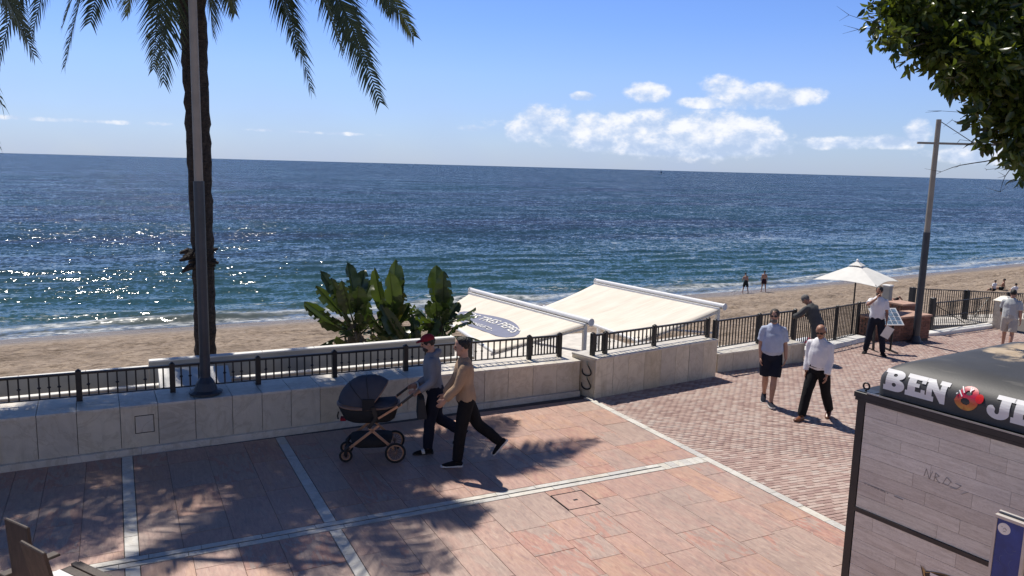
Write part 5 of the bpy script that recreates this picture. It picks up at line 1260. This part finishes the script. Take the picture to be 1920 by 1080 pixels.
# local x goes into the kiosk, local y (negative) comes towards the camera along the visible side: s = -y
KL, KW = 2.7, 2.5
M['kiosk_frame'] = mat('kiosk frame', (.022, .021, .023), .45, .2, 8)
M['alu'] = mat('aluminium edge', (.38, .38, .39), .35, .1, 10, metal=.7)
def mat_plank():
    m, t, b = new_mat('pale wood laminate')
    r = t.add('ShaderNodeObjectInfo').outputs['Random']; pos = t.add('ShaderNodeTexCoord').outputs['Object']
    off = t.add('ShaderNodeCombineXYZ'); t.l.new(t.m('MULTIPLY', r, 31.), off.inputs[1]); t.l.new(t.m('MULTIPLY', r, 73.), off.inputs[2])
    v = t.vm('ADD', t.vm('MULTIPLY', pos, (1, 1.3, 14.)), off.outputs[0])
    g_ = t.noise(v, 2.0, 7, .62, 1.1); kn = t.noise(t.vm('ADD', t.vm('MULTIPLY', pos, (1, 2.2, 7)), off.outputs[0]), 1.6, 3, .5, 3.)
    wv_ = t.m('SINE', t.m('MULTIPLY', kn, 46.)); g2 = t.m('ADD', t.m('MULTIPLY', g_, .8), t.m('MULTIPLY', wv_, .06))
    c = t.ramp(g2, [(.25, (.50, .475, .43)), (.5, (.67, .65, .60)), (.75, (.76, .745, .70))])
    c = t.mix(1., c, t.ramp(r, [(0, (.86, .84, .83)), (.3, (.95, .94, .92)), (.55, (1, 1, 1)), (.8, (.92, .93, .91)), (1, (.98, .95, .93))]), 'MULTIPLY')
    t.l.new(c, b.inputs['Base Color']); b.inputs['Roughness'].default_value = .42; t.l.new(t.bump(g_, .0012), b.inputs['Normal'])
    return m
M['plank'] = mat_plank()
body = MB(); body.box((.02, -KL+.02, .02), (KW-.02, -.02, 2.08)); body.build('carcass', 'kiosk_frame', kiosk)
for (x, y) in ((0, -.075), (0, -KL), (KW-.075, -.075), (KW-.075, -KL)):
    MB().box((x-.002, y, .0), (x+.077, y+.077, 2.10), .004).build('corner_post', 'kiosk_frame', kiosk)
def plank_rows(z0, z1, n):
    hgt = (z1-z0)/n
    for i in range(n):
        s = .082; first = random.uniform(.18, .55) if i % 2 else random.uniform(.45, .85)
        while s < KL-.085:
            L = first if s < .09 else random.uniform(.5, .85); e = min(s+L, KL-.082)
            if KL-.082-e < .12: e = KL-.082
            MB().box((.003+random.uniform(-.0008, .0008), -e+.0012, z0+i*hgt+.0012), (.022, -s-.0012, z0+(i+1)*hgt-.0012)).build('plank', 'plank', kiosk); s = e
plank_rows(.97, 2.035, 8); plank_rows(.10, .925, 6)
MB().box((-.010, -KL+.08, .927), (.02, -.08, .968)).build('band', 'kiosk_frame', kiosk)
MB().box((-.020, -KL-.02, 2.04), (.06, .02, 2.072), .004).build('soffit_rail', 'kiosk_frame', kiosk)
MB().box((-.028, -KL-.03, 2.073), (KW+.03, .03, 2.128), .006).build('gutter', 'kiosk_frame', kiosk)
MB().box((-.030, -KL-.03, 2.129), (-.016, -.10, 2.142)).build('gutter_edge', 'alu', kiosk)
MB().box((-.010, -.15, 2.129), (.14, .02, 2.134)).build('corner_plate', 'slate_paint', kiosk)
ey = MB(); ey.tube([(.03, .0-.055, 2.134), (.03, -.055, 2.155)], .010, 8); ey.tube([(.03, -.055+.032*math.cos(a), 2.185+.032*math.sin(a)) for a in np.linspace(0, 2*math.pi, 18)], .009, 6); ey.build('lifting_eye', 'iron', kiosk, True)
# canopy as a soft-edged box: stack of rounded rectangles
def mat_roof():
    m, t, b = new_mat('dark grey roof skin')
    pos = t.add('ShaderNodeTexCoord').outputs['Object']; s = t.add('ShaderNodeSeparateXYZ'); t.l.new(pos, s.inputs[0])
    c = t.ramp(t.noise(pos, 2.2, 5), [(.3, (.028, .029, .032)), (.7, (.045, .046, .050))])
    # sun-bleached sandy crust where water stands on the roof
    n = t.noise(t.vm('MULTIPLY', pos, (1, 1., 0)), 2.4, 6, .62)
    dx = t.m('MULTIPLY', t.m('SUBTRACT', s.outputs[0], 1.80), .66); dy = t.m('MULTIPLY', t.m('ADD', s.outputs[1], .95), 1.15)
    rr_ = t.m('SQRT', t.m('ADD', t.m('MULTIPLY', dx, dx), t.m('MULTIPLY', dy, dy)))
    k_ = t.mapr(t.m('ADD', rr_, t.m('MULTIPLY', t.m('SUBTRACT', n, .5), .9)), .60, .48)
    top = t.mapr(s.outputs[2], 2.46, 2.50)
    c = t.mix(t.m('MULTIPLY', k_, top), c, t.ramp(t.noise(pos, 8, 5), [(.3, (.36, .27, .17)), (.7, (.50, .40, .28))]))
    sc2 = t.mapr(t.noise(t.vm('MULTIPLY', pos, (3, .8, 1)), 3.5, 4, .6), .62, .72)
    c = t.mix(t.m('MULTIPLY', sc2, .22), c, (.22, .21, .19))
    t.l.new(c, b.inputs['Base Color']); b.inputs['Roughness'].default_value = .58
    t.l.new(t.bump(t.noise(pos, 60, 3), .001), b.inputs['Normal'])
    return m
M['roof'] = mat_roof()
def canopy_prof(t):          # t = arc length up the side -> (inset, height)
    if t < .14: return .035, 2.14+t
    q = min(1., (t-.14)/.46); a = q*math.pi/2
    return .035+.42*(1-math.cos(a)), 2.28+.225*math.sin(a)
V = []; F_ = []; lv = [canopy_prof(t) for t in np.linspace(0, .60, 14)]+[(.8, 2.520), (1.15, 2.527)]; nc = 6
def rrect(ins, z):
    x0, x1, y0, y1 = ins, KW-ins, -KL+ins, -.115-ins; r_ = max(.06, .09-ins*.05); r_ = min(r_, (x1-x0)/2.1, (y1-y0)/2.1); out = []
    for cx_, cy_, a0 in ((x1-r_, y1-r_, 0), (x0+r_, y1-r_, 90), (x0+r_, y0+r_, 180), (x1-r_, y0+r_, 270)):
        for i in range(nc+1): a = math.radians(a0+90*i/nc); out.append((cx_+r_*math.cos(a), cy_+r_*math.sin(a), z))
    return out
for ins, z in lv: V += rrect(ins, z)
n = 4*(nc+1)
for j in range(len(lv)-1):
    for i in range(n): F_.append((j*n+i, j*n+(i+1) % n, (j+1)*n+(i+1) % n, (j+1)*n+i))
F_.append(tuple(range((len(lv)-1)*n, len(lv)*n))); roof = MB().add(V, F_).build('roof', 'roof', kiosk, True)
MB().box((1.9, -1.2, 2.522), (1.94, -1.17, 2.54)).build('leaf_scrap', 'brown_leather', roof)
# slab lettering, wrapped to the curved side
def poly_mesh(loops, ext=.004):
    cu = bpy.data.curves.new('g', 'CURVE'); cu.dimensions = '2D'; cu.fill_mode = 'BOTH'; cu.extrude = ext/2
    for lp in loops:
        sp_ = cu.splines.new('POLY'); sp_.points.add(len(lp)-1); sp_.use_cyclic_u = True
        for p, q in zip(sp_.points, lp): p.co = (q[0], q[1], 0, 1)
    o = bpy.data.objects.new('g', cu); COL.objects.link(o); dg = bpy.context.evaluated_depsgraph_get(); dg.update()
    me = bpy.data.meshes.new_from_object(o.evaluated_get(dg)); bpy.data.objects.remove(o); bpy.data.curves.remove(cu); return me
def arc(cx_, cy_, rx, ry, a0, a1, n=9): return [(cx_+rx*math.cos(math.radians(a)), cy_+ry*math.sin(math.radians(a))) for a in np.linspace(a0, a1, n)]
def arch(q, n=4):       # subdivide long edges so glyphs can bend
    out = []
    for a, b_ in zip(q, q[1:]+q[:1]):
        k = max(1, int(math.hypot(b_[0]-a[0], b_[1]-a[1])/.12))
        for i in range(k): out.append((a[0]+(b_[0]-a[0])*i/k, a[1]+(b_[1]-a[1])*i/k))
    return out
GLYPH = {
 'B': ([[(0, 0), (.55, 0)]+arc(.55, .27, .33, .27, -90, 75)+arc(.52, .77, .30, .23, -60, 90)+[(0, 1), (0, .80), (.08, .80), (.08, .20), (0, .20)], arc(.44, .27, .09, .085, 0, 340, 10), arc(.43, .74, .085, .075, 0, 340, 10)], .90),
 'E': ([[(0, 0), (.80, 0), (.80, .36), (.64, .36), (.64, .22), (.40, .22), (.40, .42), (.56, .42), (.56, .60), (.40, .60), (.40, .78), (.62, .78), (.62, .66), (.78, .66), (.78, 1), (0, 1), (0, .80), (.09, .80), (.09, .20), (0, .20)]], .86),
 'N': ([[(0, 0), (.42, 0), (.42, .20), (.33, .20), (.33, .52), (.72, 0), (.92, 0), (.92, .80), (1.0, .80), (1.0, 1), (.58, 1), (.58, .80), (.67, .80), (.67, .52), (.32, 1), (0, 1), (0, .80), (.08, .80), (.08, .20), (0, .20)]], 1.06),
 'J': ([[(.20, 1), (.20, .80), (.38, .80), (.38, .30)]+arc(.30, .27, .08, .10, 0, -160, 6)+[(.24, .36), (.14, .50)]+arc(.10, .30, .14, .2, 100, 180, 4)+arc(.34, .26, .38, .28, 180, 350, 12)+[(.70, .80), (.82, .80), (.82, 1)]], .90)}
M['letter'] = mat('silver white lettering', (.66, .66, .67), .5, .05, 6)
LH = .232; Z_T0 = .065
def wrap(me, s0, wx, h_=LH, lift=.004):
    for v in me.vertices:
        s_ = s0+v.co.x*wx; t = Z_T0+v.co.y*h_; (i0, z_), (i1, z1_) = canopy_prof(t), canopy_prof(t+.005); nx_, nz_ = -(z1_-z_), (i1-i0); L = math.hypot(nx_, nz_)
        d_ = lift+max(0, v.co.z)*.6; v.co = (i0+nx_/L*d_, -s_, z_+nz_/L*d_)
    return me
def glyph(ch, s0, width, nm='letter', m='letter'):
    loops, adv = GLYPH[ch]; me = poly_mesh([arch(l) for l in loops]); 
    x1 = max(p[0] for l in loops for p in l); wrap(me, s0, width/x1); me.materials.append(M[m]); return inst(me, nm, kiosk)
for ch_, s0, w_ in (('B', .225, .205), ('E', .440, .185), ('N', .622, .205), ('J', 1.178, .195), ('E', 1.362, .185)): glyph(ch_, s0, w_)
# round berry-coloured ampersand emblem between the words
def mat_amp():
    m, t, b = new_mat('berry print')
    pos = t.add('ShaderNodeTexCoord').outputs['Object']; n = t.noise(pos, 17, 3, .5, 1.); s = t.add('ShaderNodeSeparateXYZ'); t.l.new(pos, s.inputs[0])
    hh = t.mapr(s.outputs[2], 2.20, 2.44)
    c = t.mix(t.mapr(t.m('ADD', hh, t.m('MULTIPLY', t.m('SUBTRACT', n, .5), .5)), .12, .5), t.ramp(n, [(.35, (.42, .12, .03)), (.6, (.55, .30, .06))]), t.ramp(n, [(.35, (.30, .006, .05)), (.65, (.55, .012, .03))]))
    t.l.new(c, b.inputs['Base Color']); b.inputs['Roughness'].default_value = .4; return m
M['amp'] = mat_amp()
AMP = [arc(.46, .42, .46, .42, 200, 395, 16)+arc(.50, .70, .34, .30, 10, 200, 14)+[(.10, .50)], arc(.50, .70, .13, .11, 0, 330, 9), arc(.44, .33, .17, .14, 0, 330, 9)]
me = wrap(poly_mesh([arch(l) for l in AMP]), .885, .23, .25, .004); me.materials.append(M['amp']); am = inst(me, 'ampersand_emblem', kiosk)
dot = wrap(poly_mesh([arch(arc(1.02, .56, .16, .20, 0, 340, 14))]), .885, .21, .25, .010); dot.materials.append(M['c_red'] if False else mat('cherry red', (.55, .01, .01), .35, .05, 5)); inst(dot, 'cherry', am)
for q in ([(.08, .55), (.14, .60)], [(.16, .72), (.34, .50)], [(.22, .90), (.38, .66)], [(.55, .92), (.60, .74)], [(.66, .90), (.60, .80)]):
    (ax_, ay_), (bx_, by_) = q; dx_, dy_ = by_-ay_, -(bx_-ax_); L = math.hypot(dx_, dy_); w2 = .022
    me = wrap(poly_mesh([arch([(ax_-dx_/L*w2, ay_-dy_/L*w2), (bx_-dx_/L*w2, by_-dy_/L*w2), (bx_+dx_/L*w2, by_+dy_/L*w2), (ax_+dx_/L*w2, ay_+dy_/L*w2)])]), .885, .21, .25, .012); me.materials.append(M['white_metal']); inst(me, 'highlight_stroke', am)
# badge low on the panel, scribble and small print
M['badge_black'] = mat('badge black', (.015, .012, .012), .4, .1, 5); M['gold'] = mat('gold line', (.45, .30, .12), .4, .1, 5)
def flat(loops, name, m, s0, z0, sx_, sz_, lift, parent=None, ext=.001):
    me = poly_mesh([[(p[0]*sx_+s0, p[1]*sz_+z0) for p in l] for l in loops], ext)
    for v in me.vertices: v.co = (.002-lift-max(0, v.co.z), -v.co.x, v.co.y)
    me.materials.append(M[m]); return inst(me, name, parent or kiosk)
bdg = [(0, .62), (.08, .28), (.5, .0), (.92, .28), (1, .62)]+arc(.5, .40, .5, .26, 25, 155, 13)
bd0 = flat([bdg], 'badge', 'badge_black', .775, .36, .80, .52, .004)
def inset(l, k): c = np.mean(l, 0); return [tuple(c+(np.array(p)-c)*k) for p in l]
flat([inset(bdg, .965), inset(bdg, .93)], 'badge_line', 'gold', .775, .36, .80, .52, .007, bd0)
for ch_, s0 in (('B', .875), ('E', 1.05), ('N', 1.22)):
    loops, _ = GLYPH[ch_]; flat(loops, 'badge_letter', 'letter', s0, .50, .17, .15, .008, bd0)
def scribble(name, strokes, w_, m='black_plastic'):
    mb = MB()
    for st_ in strokes:
        for a, b_ in zip(st_[:-1], st_[1:]): mb.bar((-.0015, -a[0], a[1]), (-.0015, -b_[0], b_[1]), w_, .002, up=(1, 0, 0))
    return mb.build(name, m, kiosk)
M['pencil'] = mat('faint pen', (.27, .25, .24), .7, .1, 5)
G = lambda pts: [(.72+x*.36, 1.49+y*.11) for x, y in pts]
scribble('pen_scribble', [G([(0, .2), (.04, .9), (.14, .1), (.2, .85)]), G([(.26, .1), (.28, .8), (.38, .6), (.28, .45), (.40, .05)]), G([(.48, .15), (.56, .75), (.68, .5), (.6, .1), (.48, .15)]), G([(.66, .0), (.82, .05), (.92, .45), (.78, .5)]), G([(.95, -.2), (1.1, .15)])], .004, 'pencil')
scribble('small_print', [[(.15+i*.034, 1.235-i*.0015), (.15+i*.034+random.uniform(.012, .03), 1.235-i*.0015)] for i in range(8)]+[[(.46, 1.222), (.55, 1.219)]], .010, 'pencil')

# narrow blue sign totem standing by the kiosk
sg = empty('blue_sign', tuple(KO+Vector((-.995, -.103, 0))*.55+Vector((.103, -.995, 0))*1.60), krz, 'narrow blue sign board in a pale metal frame with a round white sticker', 'sign')
M['blue_panel'] = mat('deep blue panel', (.016, .045, .22), .35, .25, 7, coord='obj'); M['pale_frame'] = mat('pale frame', (.50, .46, .42), .4, .08, 5)
sw, shh = .235, 1.635
MB().box((.0, -sw+.022, .10), (.022, -.022, shh-.022)).build('panel', 'blue_panel', sg)
for nm, lo, hi in (('frame_side', (-.008, -.020, 0), (.028, 0, shh-.03)), ('frame_side', (-.008, -sw, 0), (.028, -sw+.020, shh-.03)), ('frame_top', (-.008, -sw, shh-.03+.001), (.028, 0, shh)), ('frame_bottom', (-.006, -sw+.021, .07), (.026, -.021, .10))):
    MB().box(lo, hi, .006).build(nm, 'pale_frame', sg)
MB().box((.030, -sw+.01, .0), (.060, -.01, shh-.004)).build('dark_gap_fill', 'black_plastic', sg)  # black filler, painting in the shade of the gap between the frames
MB().box((.062, -sw-.01, .0), (.080, .006, shh+.012), .006).build('back_frame', 'pale_frame', sg)
st_ = MB(); st_.tube([(-.0005, -.075, 1.535), (-.003, -.075, 1.535)], [(.046, .046)]*2, 22); st_.build('round_sticker', 'white_paint', sg)
fc = MB()
for a, b_ in (((-.094, 1.53), (-.080, 1.545)), ((-.080, 1.545), (-.068, 1.53)), ((-.09, 1.517), (-.07, 1.515)), ((-.062, 1.55), (-.055, 1.548))): fc.bar((-.0042, a[0], a[1]), (-.0042, b_[0], b_[1]), .003, .002, up=(1, 0, 0))
fc.build('sticker_marks', 'pencil', sg)
M['scratch'] = mat('scratch', (.10, .14, .30), .6, .1, 5); sc3 = MB(); rr = random.Random(4)
for i in range(14):
    y = -rr.uniform(.04, sw-.05); z = rr.uniform(.9, 1.48); p0 = Vector((-.0012, y, z)); dv = Vector((0, rr.uniform(-.03, .03), rr.uniform(-.02, .02)))
    for k_ in range(4): p1 = p0+dv; sc3.bar(p0, p1, .0022, .001, up=(1, 0, 0)); p0 = p1; dv = Vector((0, dv.y*.8-dv.z*.5, dv.z*.8+dv.y*.5))
sc3.build('scratches', 'scratch', sg)

# ------------------------------------------------------------------ right-hand end: planter, menu board, gate, pillar
M['red_brick'] = mat('old red brick', (.23, .115, .085), .85, .2, 7, .006, 40, rnd=.35)
M['brick_cap'] = mat('brick coping', (.42, .27, .21), .85, .15, 6, .005, 30, rnd=.2)
def brick_block(name, label, x, y, z, rz, L, D_, H_, cat='planter'):
    root = empty(name, (x, y, z), rz, label, cat); MB().box((.012, .012, -.3), (L-.012, D_-.012, H_-.07)).build('core', 'mortar', root)
    nc_ = int((H_-.06)/.075); bl_ = .24; hc_ = (H_-.06)/nc_
    for j in range(nc_):
        for face in (0, 1):
            LL = L if face == 0 else D_; s = -.12*(j % 2)
            while s < LL-.02:
                a, b_ = max(s, 0)+.005, min(s+bl_, LL)-.005
                if b_-a > .03:
                    q = random.uniform(-.003, .003)
                    lo, hi = ((a, q-.002, j*hc_+.004), (b_, .05, (j+1)*hc_-.004)) if face == 0 else ((q-.002, a+.052, j*hc_+.004), (.05, b_, (j+1)*hc_-.004))
                    if face == 0 or hi[1]-lo[1] > .02: MB().box(lo, hi).build('brick', 'red_brick', root)
                s += bl_
    n = max(2, int(L/.25))
    for i in range(n): MB().box((L*i/n+.004 - (.03 if i == 0 else 0), -.03, H_-.058), (L*(i+1)/n-.004+(.03 if i == n-1 else 0), D_+.03, H_), .008).build('coping_brick', 'brick_cap', root)
    return root
brick_block('brick_planter', 'low red brick planter wall behind the tilted menu board', 20.15, 15.62, gz(20.8), -.01, 2.25, .75, .74)
brick_block('brick_planter', 'taller narrow brick pier rising behind the low planter', 22.35, 16.55, gz(22.2), 0, .65, .6, .98)
p_ = CC+pix_ray(1662, 566)*((18.3)/pix_ray(1662, 566)[1]); q_ = CC+pix_ray(1662, 534)*((18.3)/pix_ray(1662, 534)[1])
pil = empty('pillar', (p_[0], 18.3, -2.35), .2, 'pale square post standing on the deck behind the waiter', 'pillar')
MB().box((-.12, -.12, 0), (.12, .12, q_[2]+2.35-.05), .01).build('shaft', 'parapet', pil); MB().box((-.14, -.14, q_[2]+2.35-.049), (.14, .14, q_[2]+2.35), .015).build('cap', 'white_paint', pil)
# menu board: tilted panel of pictures on a leg
mb_ = empty('menu_board', (19.0, 14.55, gz(19.0)), -.30, 'tilted menu board with rows of small blue pictures on an iron stand', 'menu board')
Mt = Matrix.Translation((0, 0, .98)) @ Matrix.Rotation(math.radians(42), 4, 'X')
MB().box((-.42, -.30, -.02), (.42, .30, 0), .005, Mt).build('board', 'white_metal', mb_)
M['pic'] = mat('menu picture', (.20, .30, .42), .4, .45, 22, rnd=.4)
for i in range(5):
    for j in range(4):
        x0_, y0_ = -.38+i*.155, -.26+j*.135
        MB().box((x0_, y0_, .001), (x0_+.135, y0_+.105, .004), 0, Mt).build('picture', 'pic', mb_)
        t_ = MB(); t_.box((x0_+.01, y0_+.109, .001), (x0_+.10, y0_+.118, .003), 0, Mt); t_.build('caption_line', 'pencil', mb_)
MB().bar((.22, .0, 0), (.30, .08, .95), .05).build('leg', 'iron', mb_); MB().bar((-.30, .0, .0), (-.30, .08, .95), .05).build('leg', 'iron', mb_); MB().bar((-.33, -.25, .02), (-.25, .35, .02), .05, .03).build('foot', 'iron', mb_); MB().bar((.2, -.35, .02), (.26, .35, .02), .05, .03).build('foot', 'iron', mb_)
# menu cards in the waiter's hand
mc = MB(); mc.box((-.11, -.006, -.32), (.11, .006, 0), 0, Matrix.Translation((18.36, 13.90, gz(18.2)+.80)) @ Matrix.Rotation(-.7, 4, 'Z') @ Matrix.Rotation(.45, 4, 'Y')); mc.build('menu_cards', 'white_paint', label='pale menu cards held low in the waiter\'s hand', cat='menu')
# gate
ga, gb = Vector((24.0, 16.68, gz(24.))), Vector((27.3, 16.85, gz(27.)))
gate = empty('iron_gate', ga, math.atan2(gb.y-ga.y, gb.x-ga.x), 'black iron gate of close vertical bars beside the pale gate pillar', 'gate'); gl = (gb-ga).length
MB().box((-.09, -.06, -.1), (.05, .06, 1.18), .01).build('post', 'iron', gate)
for i, (a, b_) in enumerate(((.07, 2.05), (2.11, gl-.04))):
    MB().box((a, -.018, .98), (b_, .018, 1.01)).build('top_rail', 'iron', gate); MB().box((a, -.018, .10), (b_, .018, .13)).build('bottom_rail', 'iron', gate); MB().box((a, -.016, .52), (b_, .016, .545)).build('middle_rail', 'iron', gate)
    n = int((b_-a)/.105)
    bmx = MB().box((-.009, -.009, .131), (.009, .009, .519)).box((-.009, -.009, .546), (.009, .009, .979)).mesh('bar', 'iron')
    for k_ in range(n+1): inst(bmx, 'bar', gate, (a+.01+(b_-a-.02)*k_/n, 0, 0))
MB().bar((2.15, .022, .16), (gl-.08, .022, .95), .02).build('brace', 'iron', gate); MB().bar((.10, .022, .95), (2.0, .022, .16), .02).build('brace', 'iron', gate)
kerb2 = MB(); kerb2.box((0, 0, 0), (4.2, .34, .13), .02); k2 = kerb2.build('kerb', 'white_paint', label='long low white kerb in front of the iron gate', cat='kerb'); k2.location = (22.95, 16.22, gz(25)-.02); k2.rotation_euler = (0, 0, .05)
gp = empty('gate_pillar', (27.15, 16.25, gz(27)), .1, 'cream gate pillar with a pyramid cap at the gate\'s right end', 'pillar')
MB().box((-.22, -.22, -.1), (.22, .22, .98), .015).build('shaft', 'wall_slab', gp); cpz = MB(); cpz.prism([(-.27, -.27, .981), (.27, -.27, .981), (.27, .27, .981), (-.27, .27, .981)], [(-.10, -.10, 1.14), (.10, -.10, 1.14), (.10, .10, 1.14), (-.10, .10, 1.14)]); cpz.build('cap', 'coping', gp)
def py_(x, y, Y): d_ = pix_ray(x, y); return CC+d_*Y/d_[1]
f5 = [py_(1712, 539, 19.6), py_(1814, 544, 19.4), py_(1895, 548, 19.2), py_(1990, 553, 19.0)]
railing('railing', 'farther iron railing with thick posts showing above the gate', [(p[0], p[1], p[2]-1.15) for p in f5], 1.13, 'black iron railings', nbal=None, post_w=.17, collar=False)
rp2 = MB(); zz = f5[0][2]-1.16
rp2.prism([(f5[0][0]-2, 18.6, -6), (f5[3][0]+4, 18.0, -6), (f5[3][0]+4, 20.2, -6), (f5[0][0]-2, 20.2, -6)], [(f5[0][0]-2, 18.6, zz), (f5[3][0]+4, 18.0, f5[3][2]-1.16), (f5[3][0]+4, 20.2, f5[3][2]-1.16), (f5[0][0]-2, 20.2, zz)])
rp2.build('beach_ramp', 'deck', kind='structure')
# red and white kayak lying beyond the railing
ky = empty('kayak', (20.9, 19.6, -1.75), .35, 'red and white kayak on trestles behind the chest-high railing', 'kayak')
kk = MB(); ts = np.linspace(-1, 1, 15); kk.tube([(1.5*t, 0, .09*t**4) for t in ts], [(.02+.30*(1-t*t)**.7, .02+.15*(1-t*t)**.6) for t in ts], 14, lat=(0, 1, 0)); M['kayak_red'] = mat('kayak red', (.42, .02, .025), .35, .1, 4); kk.build('hull', 'kayak_red', ky, True)
kd = MB(); kd.tube([(1.2*t, 0, .085+.07*t**4) for t in ts], [(.02+.22*(1-t*t)**.7, .02+.10*(1-t*t)**.6) for t in ts], 12, lat=(0, 1, 0)); kd.build('deck', 'white_metal', ky, True)
for x in (-.8, .8):
    tr_ = MB(); tr_.bar((x, -.35, -.18), (x, .35, -.18), .06); tr_.bar((x, -.3, -.2), (x, -.4, -.6), .05); tr_.bar((x, .3, -.2), (x, .4, -.6), .05); tr_.build('trestle', 'rope', ky)

# ------------------------------------------------------------------ wooden chair at lower left
M['dark_wood'] = mat('dark stained wood', (.060, .042, .032), .6, .3, 5, .002, 60, stretch=(6, 6, 1))
M['cushion'] = mat('white cushion', (.72, .71, .70), .85, .04, 6, .004, 20)
chd = Vector((.84, .545)); ch_ = empty('garden_chair', (-.46, 7.69, 0), math.atan2(-chd.x, chd.y), 'dark wooden slat-backed chair with white cushion at the lower left corner', 'chair')
# local +Y is the way the chair faces, +X its right
for x, tilt, rec, top in ((-.19, -.01, 3, 1.04), (.19, .05, 13, .99)):
    sl = MB(); M4 = Matrix.Translation((x, -.34, .40)) @ Matrix.Rotation(tilt, 4, 'Y') @ Matrix.Rotation(math.radians(rec), 4, 'X')
    sl.box((-.175, -.014, -.12), (.175, .014, top-.40), .008, M4); sl.build('back_slat', 'dark_wood', ch_)
for i in range(5): MB().box((-.42, -.22+i*.105, .30), (.42, -.22+i*.105+.09, .325), .004).build('seat_slat', 'dark_wood', ch_)
MB().box((-.36, -.26, .326), (.36, .06, .375), .02).build('cushion', 'cushion', ch_)
for sx in (-1, 1):
    MB().box((sx*.47-.05, -.40, .46), (sx*.47+.05, .10, .485), .006).build('arm', 'dark_wood', ch_)
    MB().box((sx*.47-.03, .24, 0), (sx*.47+.03, .29, .299)).build('leg', 'dark_wood', ch_); MB().box((sx*.47-.03, -.33, 0), (sx*.47+.03, -.28, .459)).build('leg', 'dark_wood', ch_)
    MB().box((sx*.44-.015, -.30, .24), (sx*.44+.015, .24, .299)).build('side_rail', 'dark_wood', ch_)
